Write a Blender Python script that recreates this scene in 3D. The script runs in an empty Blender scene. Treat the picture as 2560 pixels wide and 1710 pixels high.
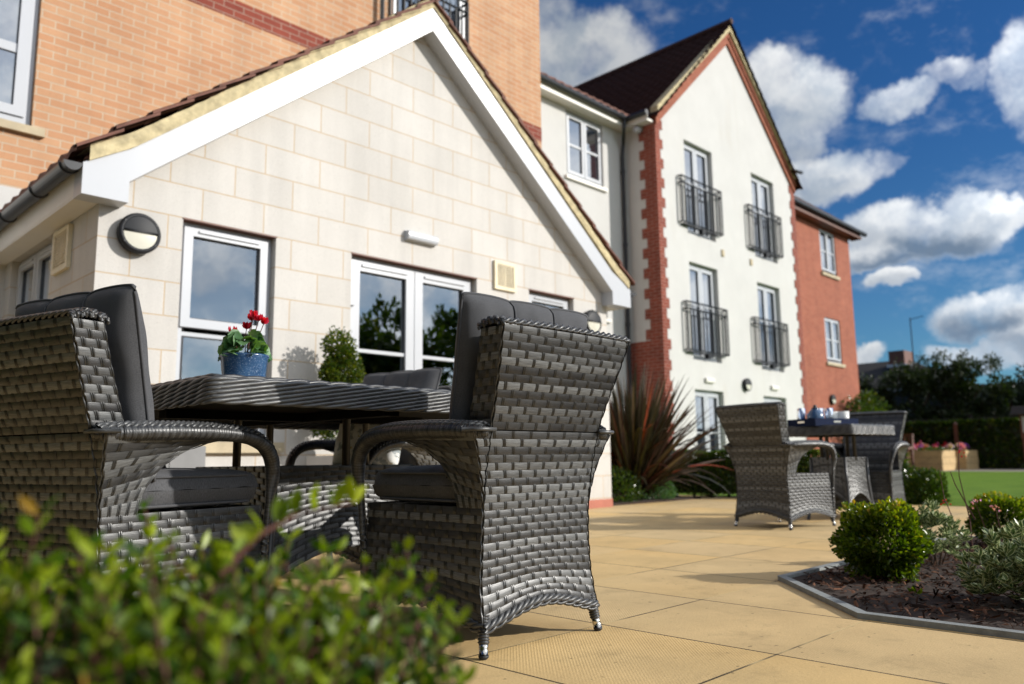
import bpy, math, random
import numpy as np
from mathutils import Vector, Matrix
random.seed(7); RNG = np.random.default_rng(7)
R = math.radians
scene = bpy.context.scene
col = scene.collection

# ------------------------------------------------------------------ camera
CAM = Vector((0, 0, 0.5))
yaw, pitch, roll = 0.79036611, 0.14620392, -0.01178152
f_ = Vector((math.sin(yaw)*math.cos(pitch), math.cos(yaw)*math.cos(pitch), math.sin(pitch)))
r_ = Vector((math.cos(yaw), -math.sin(yaw), 0)); u_ = r_.cross(f_)
r2 = r_*math.cos(roll)+u_*math.sin(roll); u2 = -r_*math.sin(roll)+u_*math.cos(roll)
cam = bpy.data.cameras.new('camera'); camo = bpy.data.objects.new('camera', cam); col.objects.link(camo)
camo.matrix_world = Matrix((( r2.x, u2.x, -f_.x, CAM.x), (r2.y, u2.y, -f_.y, CAM.y), (r2.z, u2.z, -f_.z, CAM.z), (0, 0, 0, 1)))
cam.lens = 28.0; cam.sensor_width = 36.0; cam.clip_start = 0.02; cam.clip_end = 3000
cam.dof.use_dof = True; cam.dof.focus_distance = 2.25; cam.dof.aperture_fstop = 2.9; cam.dof.aperture_blades = 0
scene.camera = camo

# ------------------------------------------------------------------ light
SUN_AZ, SUN_EL = R(35), R(23.6)            # azimuth from -Y towards +X
sdir = Vector((math.sin(SUN_AZ)*math.cos(SUN_EL), -math.cos(SUN_AZ)*math.cos(SUN_EL), math.sin(SUN_EL)))
sun = bpy.data.lights.new('sun', 'SUN'); sun.energy = 4.75; sun.angle = R(0.53); sun.color = (1.0, 0.955, 0.885)
suno = bpy.data.objects.new('sun', sun); col.objects.link(suno)
suno.rotation_euler = sdir.to_track_quat('Z', 'Y').to_euler(); suno.location = (6, -10, 9)
scene.view_settings.view_transform = 'Standard'; scene.view_settings.look = 'None'
scene.view_settings.exposure = 0.0; scene.view_settings.gamma = 1.0

class NT:
    def __init__(s, nt): s.nt = nt
    def n(s, t, ins=None, **kw):
        nd = s.nt.nodes.new(t)
        for k, v in kw.items(): setattr(nd, k, v)
        if ins:
            for k, v in ins.items():
                if isinstance(v, bpy.types.NodeSocket): s.nt.links.new(v, nd.inputs[k])
                else: nd.inputs[k].default_value = v
        return nd
    def math(s, op, a, b=0.0, c=0.0, clamp=False):
        return s.n('ShaderNodeMath', {0: a, 1: b, 2: c}, operation=op, use_clamp=clamp).outputs[0]
    def vm(s, op, a, b=(0, 0, 0), out=0, sc=None):
        ins = {0: a, 1: b}
        if sc is not None: ins[3] = sc
        return s.n('ShaderNodeVectorMath', ins, operation=op).outputs[out]
    def mix(s, fac, a, b, bt='MIX'):
        m = s.n('ShaderNodeMix', data_type='RGBA', blend_type=bt)
        for i, v in ((0, fac), (6, a), (7, b)):
            if isinstance(v, bpy.types.NodeSocket): s.nt.links.new(v, m.inputs[i])
            else: m.inputs[i].default_value = (v if i == 0 else (*v, 1) if len(v) == 3 else v)
        return m.outputs[2]
    def ramp(s, x, a, b, lo=0.0, hi=1.0, smooth=True):
        return s.n('ShaderNodeMapRange', {0: x, 1: a, 2: b, 3: lo, 4: hi}, interpolation_type='SMOOTHSTEP' if smooth else 'LINEAR').outputs[0]
    def noise(s, vec, scale, detail=3, rough=.55, out=0):
        return s.n('ShaderNodeTexNoise', {'Vector': vec, 'Scale': scale, 'Detail': detail, 'Roughness': rough}).outputs[out]

def make_world():
    w = bpy.data.worlds.new('World'); scene.world = w; w.use_nodes = True
    nt = w.node_tree; nt.nodes.clear(); N = NT(nt)
    sky = N.n('ShaderNodeTexSky', sky_type='NISHITA'); sky.sun_disc = False
    sky.sun_elevation = SUN_EL; sky.sun_rotation = math.atan2(sdir.x, sdir.y)
    sky.air_density = 1.0; sky.dust_density = 0.35; sky.ozone_density = 2.2; sky.altitude = 200
    d = N.vm('NORMALIZE', N.n('ShaderNodeTexCoord').outputs['Generated'])
    n1 = N.noise(d, 7.0, 8, .6, out=1)
    n1c = N.vm('SUBTRACT', n1, (.5, .5, .5))
    n2 = N.noise(d, 22.0, 7, .62, out=1); n2c = N.vm('SUBTRACT', n2, (.5, .5, .5))
    dw = N.vm('ADD', N.vm('ADD', d, N.vm('SCALE', n1c, sc=.075)), N.vm('SCALE', n2c, sc=.04))
    # each cumulus: azimuth from +Y to +X, elevation, half width, half height (deg), strength, grey
    clouds = [(50.5,28.3,5.2,3.0,1,.25),(47.2,30.6,3,2.4,.85,.15),(49,26,6.5,2.0,.9,.2),
              (66.4,23.6,2.9,2.9,1,.45),(64,25.2,2.2,1.6,.9,.2),(66,21.3,2.2,1.8,.85,.7),(67.6,18.6,3.1,1.9,1.1,.4),(71,19.0,1.5,1.1,.5,.3),
              (72.3,22.7,2.4,1.2,.74,.4),(74.8,23.8,1.9,1.0,.58,.3),(76.8,23.2,1.6,.8,.45,.3),(71.3,14.6,3.2,1.5,1,.55),(74,13.9,3.6,1.9,1.1,1.0),(76.6,14.9,2.7,1.6,1.1,.35),(71,13.0,3.3,1.2,1,1),
              (79.4,22.3,1.7,3.4,.70,.5),(71.2,11.1,1.8,.8,1,.5),(76.8,8.5,3.0,1.8,1.05,.95),(79.2,7.6,3,2.4,1,.8),(77,6,4,.8,.85,.5),(69.3,6.2,1.8,.6,.9,.3),
              (151,19,6,3.2,1,.1),(147,12,8,2.4,1,.25),(157,14,5,3,.9,.2),(140,15,6,2.6,1,.1),(135,11,5,2,.9,.5),(150,27,8,2.5,.8,.2),(128,19,5,3,.9,.4),(118,16,5,3,.9,.4),(108,20,5,3,.9,.3)]
    mask = None; grey = None
    for az, el, a, b, st, g in clouds:
        az, el = R(az), R(el)
        c = Vector((math.sin(az)*math.cos(el), math.cos(az)*math.cos(el), math.sin(el)))
        h = Vector((math.cos(az), -math.sin(az), 0)); v = h.cross(c)
        q = N.vm('SUBTRACT', dw, tuple(c))
        x = N.vm('DOT_PRODUCT', q, tuple(h/R(a)), out=1); y = N.vm('DOT_PRODUCT', q, tuple(v/R(b)), out=1)
        r2_ = N.math('ADD', N.math('MULTIPLY', x, x), N.math('MULTIPLY', y, y))
        m = N.ramp(r2_, 1.45, .30, 0, st)
        gg = N.math('MULTIPLY', m, N.ramp(y, .6, -.6, 0, g))
        mask = m if mask is None else N.math('MAXIMUM', mask, m)
        grey = gg if grey is None else N.math('MAXIMUM', grey, gg)
    # loose cloud over the half of the sky behind the garden
    back = N.ramp(N.vm('DOT_PRODUCT', d, (0, -1, 0), out=1), .05, .3)
    sq = N.vm('MULTIPLY', d, (1, 1, 2.3))
    ns = N.noise(d, 30, 9, .62)
    mask = N.ramp(N.math('ADD', mask, N.math('MULTIPLY', N.math('SUBTRACT', ns, .5), .95)), .06, 1.08)
    gen = N.math('MULTIPLY', back, N.ramp(N.noise(sq, 3.2, 8, .62), .38, .58, .55, .95))
    mask = N.math('MAXIMUM', mask, gen)
    fine = N.ramp(N.noise(d, 14, 6, .6), .3, .55, .55, 1.0)
    wisp = N.math('MULTIPLY', N.ramp(N.noise(N.vm('MULTIPLY', d, (1, 1, 2)), 9, 7, .65), .52, .75), .28)
    mask = N.math('MAXIMUM', N.math('MULTIPLY', mask, fine), wisp)
    lightc = N.mix(N.ramp(N.noise(dw, 12, 5, .6), .35, .62), (6.4, 7.3, 8.4), (11.0, 11.2, 11.3))
    lightc = N.vm('SCALE', lightc, sc=N.ramp(N.vm('DOT_PRODUCT', d, tuple(sdir), out=1), .1, .75, 1.0, 3.0))
    cc = N.mix(grey, lightc, (3.2, 4.5, 6.4))
    el_ = N.n('ShaderNodeSeparateXYZ', {0: d}).outputs[2]
    skyc = N.mix(1.0, sky.outputs[0], N.mix(N.ramp(el_, .04, .46), (.66, 1.22, 1.62), (.38, .97, 1.66)), 'MULTIPLY')
    c = N.mix(mask, skyc, cc)
    bg = N.n('ShaderNodeBackground', {'Color': c, 'Strength': .053})
    out = N.n('ShaderNodeOutputWorld', {'Surface': bg.outputs[0]})
make_world()

# ------------------------------------------------------------------ materials
def newmat(name):
    m = bpy.data.materials.new(name); m.use_nodes = True
    nt = m.node_tree; nt.nodes.clear(); N = NT(nt)
    p = N.n('ShaderNodeBsdfPrincipled'); o = N.n('ShaderNodeOutputMaterial', {'Surface': p.outputs[0]})
    return m, N, p, o
def setp(N, p, **kw):
    for k, v in kw.items():
        k = {'rough': 'Roughness', 'metal': 'Metallic', 'color': 'Base Color', 'spec': 'Specular IOR Level', 'normal': 'Normal', 'coat': 'Coat Weight', 'ior': 'IOR', 'sheen': 'Sheen Weight'}[k]
        if isinstance(v, bpy.types.NodeSocket): N.nt.links.new(v, p.inputs[k])
        else: p.inputs[k].default_value = (*v, 1) if isinstance(v, tuple) and len(v) == 3 else v
def bump(N, h, s=.3, d=.01):
    return N.n('ShaderNodeBump', {'Height': h, 'Strength': s, 'Distance': d}).outputs[0]
def simple(name, c, rough=.5, metal=0, spec=.5, var=.12, scale=6., bs=0., bscale=80.):
    m, N, p, o = newmat(name); P = N.n('ShaderNodeNewGeometry').outputs['Position']
    nz = N.noise(P, scale, 5, .6)
    k = N.ramp(nz, .3, .7, 1-var, 1+var, False)
    cc = N.vm('SCALE', (c[0], c[1], c[2]), sc=k)
    setp(N, p, color=cc, rough=rough, metal=metal, spec=spec)
    if bs: setp(N, p, normal=bump(N, N.noise(P, bscale, 4, .6), bs, .004))
    return m
def brickmat(name, c1, c2, mortar, w, h, ms, axis='x', ox=0., oz=0., offset=.5, bs=.5, stain=.12, rough=.85, grain=140, third=None):
    m, N, p, o = newmat(name); P = N.n('ShaderNodeNewGeometry').outputs['Position']
    s = N.n('ShaderNodeSeparateXYZ', {0: P})
    a = N.math('SUBTRACT', s.outputs[0 if axis == 'x' else 1], ox)
    b = N.math('SUBTRACT', s.outputs[2 if axis != 'g' else 1], oz)
    if axis == 'g': a = N.math('SUBTRACT', s.outputs[0], ox)
    v = N.n('ShaderNodeCombineXYZ', {0: a, 1: b}).outputs[0]
    br = N.n('ShaderNodeTexBrick', {'Vector': v, 'Color1': (*c1, 1), 'Color2': (*c2, 1), 'Mortar': (*mortar, 1), 'Scale': 1.0, 'Mortar Size': ms, 'Mortar Smooth': .15, 'Bias': 0.0, 'Brick Width': w, 'Row Height': h})
    br.offset = offset; br.offset_frequency = 2; br.squash = 1
    c = br.outputs[0]
    if third:
        wn = N.n('ShaderNodeTexBrick', {'Vector': v, 'Color1': (0, 0, 0, 1), 'Color2': (1, 1, 1, 1), 'Mortar': (0, 0, 0, 1), 'Scale': 1.0, 'Mortar Size': ms, 'Bias': -.55, 'Brick Width': w, 'Row Height': h})
        wn.offset = offset
        c = N.mix(N.ramp(wn.outputs[0], .55, .9), c, third)
    k = N.ramp(N.noise(P, 1.3, 6, .65), .3, .7, 1-stain, 1+stain*.6, False)
    g = N.math('MULTIPLY', N.ramp(N.noise(P, grain, 3, .7), .3, .7, .91, 1.06, False), N.ramp(N.noise(P, grain*.55, 2, .5), .66, .72, 1.0, .72))
    stv = N.vm('MULTIPLY', P, (4.5, 4.5, .35))
    g = N.math('MULTIPLY', g, N.ramp(N.noise(stv, 1.0, 4, .6), .35, .7, 1.03, .93))
    c = N.vm('SCALE', N.vm('SCALE', c, sc=k), sc=g)
    setp(N, p, color=c, rough=rough, spec=.25)
    hh = N.math('ADD', N.math('MULTIPLY', br.outputs[1], -1.0), N.math('MULTIPLY', N.noise(P, grain, 4, .6), .35))
    setp(N, p, normal=bump(N, hh, bs, .006))
    return m
M = {}
M['block'] = brickmat('pale_block', (.60, .575, .54), (.55, .525, .49), (.52, .40, .27), .454, .2265, .0045, ox=.895-.454, oz=.0955-.2265*4, bs=.45, stain=.07, grain=190)
M['blocky'] = brickmat('pale_block_side', (.60, .575, .54), (.55, .525, .49), (.52, .40, .27), .454, .2265, .0045, axis='y', ox=5.2, oz=.0955-.2265*4, bs=.45, stain=.07, grain=190)
M['orange'] = brickmat('orange_brick', (.48, .245, .13), (.54, .315, .18), (.52, .42, .31), .215, .071, .0055, oz=.02, stain=.10, third=(.39, .135, .055))
M['orangey'] = brickmat('orange_brick_side', (.48, .245, .13), (.54, .315, .18), (.52, .42, .31), .215, .071, .0055, axis='y', stain=.10)
M['red'] = brickmat('red_brick', (.27, .062, .038), (.21, .046, .030), (.33, .22, .17), .215, .071, .0055, oz=.02, third=(.16, .05, .04))
M['redy'] = brickmat('red_brick_side', (.27, .062, .038), (.21, .046, .030), (.33, .22, .17), .215, .071, .0055, axis='y', oz=.02)
M['wing'] = brickmat('red_wing_brick', (.36, .115, .066), (.30, .090, .052), (.32, .18, .13), .215, .071, .005, oz=.02, third=(.26, .09, .06))
M['plinth'] = simple('plinth_brick', (.42, .15, .10), .8, bs=.3)
M['render'] = simple('cream_render', (.62, .585, .51), .9, var=.05, scale=2.2, bs=.35, bscale=120)
def render_mat():
    m, N, p, o = newmat('cream_render'); P = N.n('ShaderNodeNewGeometry').outputs['Position']
    c = N.vm('SCALE', (.57, .56, .54), sc=N.ramp(N.noise(P, 1.6, 6, .65), .3, .7, .95, 1.04, False))
    st = N.ramp(N.noise(N.vm('MULTIPLY', P, (3.2, 3.2, .30)), 1.0, 5, .65), .48, .72)
    c = N.mix(N.math('MULTIPLY', N.math('MULTIPLY', st, N.ramp(N.noise(P, .8, 3, .5), .45, .65)), .22), c, (.42, .37, .29))
    setp(N, p, color=c, rough=.92, spec=.15, normal=bump(N, N.noise(P, 110, 4, .6), .4, .004)); return m
M['render'] = render_mat()
M['white'] = simple('white_upvc', (.475, .49, .52), .28, var=.01)
M['soffit'] = simple('white_soffit', (.74, .71, .65), .45, var=.03)
M['stone'] = simple('cast_stone', (.48, .40, .27), .85, var=.15, bs=.3)
M['mortar'] = simple('verge_mortar', (.50, .42, .25), .95, var=.30, scale=14, bs=.6, bscale=60)
M['tile'] = simple('roof_tile', (.15, .062, .042), .8, var=.35, scale=9, bs=.5, bscale=70)
M['darktile'] = simple('dark_roof_tile', (.055, .024, .018), .85, var=.3, scale=5, bs=.5, bscale=30)
M['black'] = simple('black_plastic', (.018, .019, .022), .32, var=.1)
M['iron'] = simple('black_iron', (.010, .012, .016), .5, spec=.2)
M['grey_lamp'] = simple('charcoal_metal', (.022, .023, .026), .5, spec=.22)
M['opal'] = simple('opal_glass', (.62, .60, .50), .25, var=.05)
M['cream_plastic'] = simple('cream_vent', (.72, .62, .42), .5)
M['ventdark'] = simple('vent_gap', (.03, .025, .018), .9)
M['chrome'] = simple('steel_cap', (.62, .58, .52), .16, metal=1, var=.04)
M['rubber'] = simple('rubber_tip', (.015, .015, .016), .6)
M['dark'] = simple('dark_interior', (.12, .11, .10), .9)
M['curtain'] = simple('curtain_cloth', (.72, .64, .50), .9, var=.1)
M['planter'] = simple('planter_white', (.66, .64, .62), .55, var=.06)
M['plantgrey'] = simple('planter_grey', (.23, .23, .23), .7, var=.1)
M['soil'] = simple('soil', (.035, .02, .013), 1, var=.4, scale=30, bs=1, bscale=60)
M['kerb'] = simple('kerb_concrete', (.24, .255, .25), .85, var=.2, scale=25, bs=.4, bscale=160)
M['timber'] = simple('new_timber', (.52, .36, .17), .7, var=.2, scale=5)
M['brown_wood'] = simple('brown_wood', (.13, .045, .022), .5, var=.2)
M['fence'] = simple('dark_fence', (.03, .024, .02), .9, var=.3)
M['sheet'] = simple('notice_sheet', (.55, .57, .60), .5, var=.03)
M['navy'] = simple('navy_tray', (.004, .011, .040), .6, spec=.08)
M['china'] = simple('white_china', (.75, .74, .70), .2, var=.02)
M['grout'] = simple('path_gravel', (.30, .27, .22), .95, var=.2, scale=20)
M['bark'] = simple('bark', (.08, .05, .03), .95, var=.3, scale=40, bs=.6)
M['twig'] = simple('reddish_twig', (.10, .035, .022), .7)

def glassmat(name, ior=1.9, tint=(.75, .8, .8), base=None):
    m, N, p, o = newmat(name)
    P = N.n('ShaderNodeNewGeometry').outputs['Position']
    nrm = bump(N, N.noise(P, 1.4, 2, .5), .02, .02)
    gl = N.n('ShaderNodeBsdfGlossy', {'Color': (.93, .96, 1, 1), 'Roughness': .004, 'Normal': nrm})
    fr = N.n('ShaderNodeFresnel', {'IOR': ior, 'Normal': nrm})
    fac = N.math('ADD', fr.outputs[0], .12, clamp=True)
    if base is None: b = N.n('ShaderNodeBsdfTransparent', {'Color': (*tint, 1)})
    else: b = N.n('ShaderNodeBsdfDiffuse', {'Color': (*base, 1)})
    mx = N.n('ShaderNodeMixShader', {0: fac, 1: b.outputs[0], 2: gl.outputs[0]})
    N.nt.links.new(mx.outputs[0], o.inputs[0]); return m
M['glass'] = glassmat('window_glass', 2.7, (.94, .96, .96))
M['farglass'] = glassmat('far_window_glass', 3.0, base=(.02, .025, .035))
M['clear'] = glassmat('clear_glass', 1.5, (.93, .95, .97))

def make_paving():
    m, N, p, o = newmat('buff_paving'); P = N.n('ShaderNodeNewGeometry').outputs['Position']
    v = N.vm('SUBTRACT', P, (1.41-.567*9, 1.59-.567*20, 0))
    br = N.n('ShaderNodeTexBrick', {'Vector': v, 'Color1': (.66, .44, .18, 1), 'Color2': (.57, .42, .225, 1), 'Mortar': (.5, .5, .5, 1), 'Scale': 1.0, 'Mortar Size': .0036, 'Mortar Smooth': .1, 'Bias': 0.0, 'Brick Width': .567, 'Row Height': .567})
    br.offset = 0.0
    s = N.n('ShaderNodeSeparateXYZ', {0: v})
    # joints crossing in x are open and dark; the others are filled with pale sand in patches
    fx = N.math('PINGPONG', s.outputs[0], .2835); isx = N.ramp(fx, .006, .0045, 0, 1, False)
    sand = N.ramp(N.noise(P, 1.7, 3, .6), .42, .56)
    jc = N.mix(N.math('MULTIPLY', sand, N.math('SUBTRACT', 1.0, isx)), (.035, .025, .014), (.60, .45, .22))
    k = N.ramp(N.noise(P, 2.2, 6, .65), .3, .7, .84, 1.1, False)
    big = N.ramp(N.noise(P, .7, 3, .5), .35, .65)
    base = N.mix(N.math('MULTIPLY', big, .35), br.outputs[0], (.56, .43, .23))
    g = N.ramp(N.noise(P, 260, 3, .7), .3, .7, .88, 1.08, False)
    spot = N.math('MULTIPLY', N.ramp(N.noise(P, 38, 2, .5), .69, .74, 1.0, .5), N.ramp(N.noise(P, 5.5, 7, .7), .50, .75, 1.03, .80))
    c = N.vm('SCALE', N.vm('SCALE', N.vm('SCALE', base, sc=k), sc=g), sc=spot)
    c = N.mix(br.outputs[1], c, jc)
    # fine riven ribs, alternating direction from slab to slab
    cell = N.math('MODULO', N.math('ADD', N.math('FLOOR', N.math('DIVIDE', s.outputs[0], .567)), N.math('FLOOR', N.math('DIVIDE', s.outputs[1], .567))), 2.0)
    d1 = N.math('ADD', s.outputs[0], s.outputs[1]); d2 = N.math('SUBTRACT', s.outputs[0], s.outputs[1])
    dd = N.math('ADD', N.math('MULTIPLY', d1, cell), N.math('MULTIPLY', d2, N.math('SUBTRACT', 1.0, cell)))
    rib = N.math('SINE', N.math('MULTIPLY', dd, 2*math.pi/.011))
    ribm = N.ramp(N.noise(P, 1.1, 2, .5), .40, .6)
    h = N.math('ADD', N.math('MULTIPLY', N.math('MULTIPLY', rib, ribm), .07), N.math('MULTIPLY', br.outputs[1], -2.0))
    h = N.math('ADD', h, N.math('MULTIPLY', N.noise(P, 90, 4, .6), .5))
    setp(N, p, color=c, rough=.78, spec=.3, normal=bump(N, h, .5, .004)); return m
M['paving'] = make_paving()

def make_lawn(name, a, b):
    m, N, p, o = newmat(name); P = N.n('ShaderNodeNewGeometry').outputs['Position']
    c = N.mix(N.ramp(N.noise(P, 1.5, 6, .7), .3, .7), a, b)
    c = N.vm('SCALE', c, sc=N.ramp(N.noise(P, 60, 4, .7), .3, .7, .6, 1.35, False))
    setp(N, p, color=c, rough=.9, spec=.2, normal=bump(N, N.noise(P, 90, 4, .7), 1.0, .03)); return m
M['lawn'] = make_lawn('lawn_grass', (.105, .215, .012), (.17, .29, .025))
M['earth'] = make_lawn('rough_ground', (.035, .04, .015), (.06, .05, .03))

def make_wicker(name, dk, lt, streak=True, rough=.36):
    m, N, p, o = newmat(name)
    t = N.n('ShaderNodeAttribute', attribute_name='tone').outputs['Fac']
    s = N.n('ShaderNodeAttribute', attribute_name='suv').outputs['Vector']
    sv = N.vm('MULTIPLY', s, (22, 620, 1)); nz = N.noise(sv, 1.0, 3, .65)
    c = N.mix(t, dk, lt)
    c = N.vm('SCALE', c, sc=N.ramp(nz, .34, .66, .42, 1.55, False))
    setp(N, p, color=c, rough=N.ramp(nz, .3, .7, rough+.1, rough-.04, False), spec=.75, normal=bump(N, nz, .35, .0012)); return m
M['wicker'] = make_wicker('wicker_strand', (.012, .012, .013), (.122, .125, .124), rough=.38)
M['wickerdk'] = make_wicker('wicker_core', (.012, .012, .011), (.055, .054, .052), rough=.33)
M['rope'] = make_wicker('wicker_braid', (.011, .011, .012), (.080, .082, .083), rough=.36)
M['tableunder'] = simple('table_underside_shade', (.006, .006, .006), .9, spec=.1)  # near-black colour paints in the deep shade beneath the tabletop

def make_fabric():
    m, N, p, o = newmat('charcoal_fabric')
    s = N.n('ShaderNodeAttribute', attribute_name='suv').outputs['Vector']
    a = N.vm('SCALE', s, sc=2*math.pi/.0034); q = N.n('ShaderNodeSeparateXYZ', {0: a})
    w1 = N.math('SINE', N.math('ADD', q.outputs[0], q.outputs[1])); w2 = N.math('SINE', N.math('SUBTRACT', q.outputs[0], q.outputs[1]))
    w = N.math('MULTIPLY', w1, w2); g = N.noise(s, 9, 4, .6)
    k = N.math('MULTIPLY', N.ramp(g, .3, .7, .85, 1.15, False), N.ramp(N.noise(s, 520, 2, .6), .35, .65, .72, 1.28, False))
    c = N.vm('SCALE', (.078, .079, .084), sc=k)
    setp(N, p, color=c, rough=.9, spec=.15, sheen=.1, normal=bump(N, N.noise(s, 700, 2, .6), .35, .0012)); return m
M['fabric'] = make_fabric()
def make_floral():
    m, N, p, o = newmat('floral_cloth')
    s = N.n('ShaderNodeAttribute', attribute_name='suv').outputs['Vector']
    a = N.ramp(N.noise(s, 18, 4, .6), .53, .57); b = N.ramp(N.noise(N.vm('ADD', s, (3, 5, 1)), 14, 4, .6), .60, .63)
    c = N.mix(b, N.mix(a, (.72, .73, .72), (.30, .34, .36)), (.50, .42, .12))
    setp(N, p, color=c, rough=.9); return m
M['floral'] = make_floral()

def leafmat(name, cols, trans=.35, rough=.35, spec=.5):
    m, N, p, o = newmat(name)
    t = N.n('ShaderNodeAttribute', attribute_name='tone').outputs['Fac']
    cr = N.n('ShaderNodeValToRGB', {0: t}); e = cr.color_ramp.elements
    for i, (x, c) in enumerate(cols):
        el = e[i] if i < 2 else e.new(x)
        el.position = x; el.color = (*c, 1)
    P = N.n('ShaderNodeNewGeometry').outputs['Position']
    c = N.vm('SCALE', cr.outputs[0], sc=N.ramp(N.noise(P, 60, 2, .5), .3, .7, .8, 1.2, False))
    setp(N, p, color=c, rough=rough, spec=spec)
    tr = N.n('ShaderNodeBsdfTranslucent', {'Color': N.vm('MULTIPLY', c, (1.9, 2.0, .35))})
    mx = N.n('ShaderNodeMixShader', {0: trans, 1: p.outputs[0], 2: tr.outputs[0]})
    N.nt.links.new(mx.outputs[0], o.inputs[0]); return m
M['leaf_fg'] = leafmat('bush_leaf', [(0, (.002, .008, .001)), (.5, (.040, .095, .003)), (.85, (.28, .35, .014)), (.97, (.24, .27, .02)), (1, (.34, .20, .03))], .34, .38)  # end stops paint in the bush's deep shade and its sunlit tips
M['leaf_box'] = leafmat('box_leaf', [(0, (.018, .040, .006)), (.6, (.045, .085, .010)), (1, (.16, .17, .02))], .3, .25)
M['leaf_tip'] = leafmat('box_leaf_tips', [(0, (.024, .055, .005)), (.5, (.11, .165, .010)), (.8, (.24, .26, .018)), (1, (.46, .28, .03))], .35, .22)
M['leaf_dark'] = leafmat('tree_leaf', [(0, (.010, .020, .005)), (.6, (.026, .046, .009)), (1, (.075, .095, .018))], .25, .5)
M['leaf_phor'] = leafmat('flax_leaf', [(0, (.024, .022, .012)), (.4, (.046, .032, .018)), (.7, (.070, .020, .016)), (.9, (.16, .11, .08)), (1, (.26, .05, .02))], .15, .32)
M['leaf_cyc'] = leafmat('cyclamen_leaf', [(0, (.035, .10, .03)), (.6, (.09, .20, .07)), (1, (.20, .32, .17))], .25, .4)
M['petal'] = leafmat('petal', [(0, (.42, .005, .03)), (1, (.62, .015, .06))], .35, .5)
M['petals'] = leafmat('mixed_petals', [(0, (.55, .02, .20)), (.3, (.7, .3, .55)), (.6, (.75, .72, .72)), (.8, (.5, .01, .03)), (1, (.3, .08, .5))], .3, .6)
def varileaf():
    m, N, p, o = newmat('variegated_leaf')
    s = N.n('ShaderNodeAttribute', attribute_name='suv').outputs['Vector']
    q = N.n('ShaderNodeSeparateXYZ', {0: s}); e = N.ramp(N.math('ABSOLUTE', q.outputs[1]), .55, .8)
    t = N.n('ShaderNodeAttribute', attribute_name='tone').outputs['Fac']
    c = N.mix(e, N.mix(t, (.05, .10, .025), (.13, .19, .055)), (.62, .66, .34))
    setp(N, p, color=c, rough=.35)
    tr = N.n('ShaderNodeBsdfTranslucent', {'Color': c}); mx = N.n('ShaderNodeMixShader', {0: .25, 1: p.outputs[0], 2: tr.outputs[0]})
    N.nt.links.new(mx.outputs[0], o.inputs[0]); return m
M['leaf_vari'] = varileaf()
def speckle():
    m, N, p, o = newmat('speckled_blue_glaze'); P = N.n('ShaderNodeNewGeometry').outputs['Position']
    d = N.ramp(N.noise(P, 420, 2, .5), .62, .68)
    c = N.mix(d, N.mix(N.ramp(N.noise(P, 12, 4, .6), .3, .7), (.014, .048, .12), (.035, .092, .19)), (.35, .45, .55))
    setp(N, p, color=c, rough=.22, spec=.6); return m
M['blue'] = speckle()
def tileroof():
    m, N, p, o = newmat('pantile_roof'); P = N.n('ShaderNodeNewGeometry').outputs['Position']
    c = N.vm('SCALE', (.036, .016, .012), sc=N.ramp(N.noise(P, 7, 5, .6), .3, .7, .7, 1.3, False))
    setp(N, p, color=c, rough=.9, spec=.15); return m
M['pantile'] = tileroof()

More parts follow.
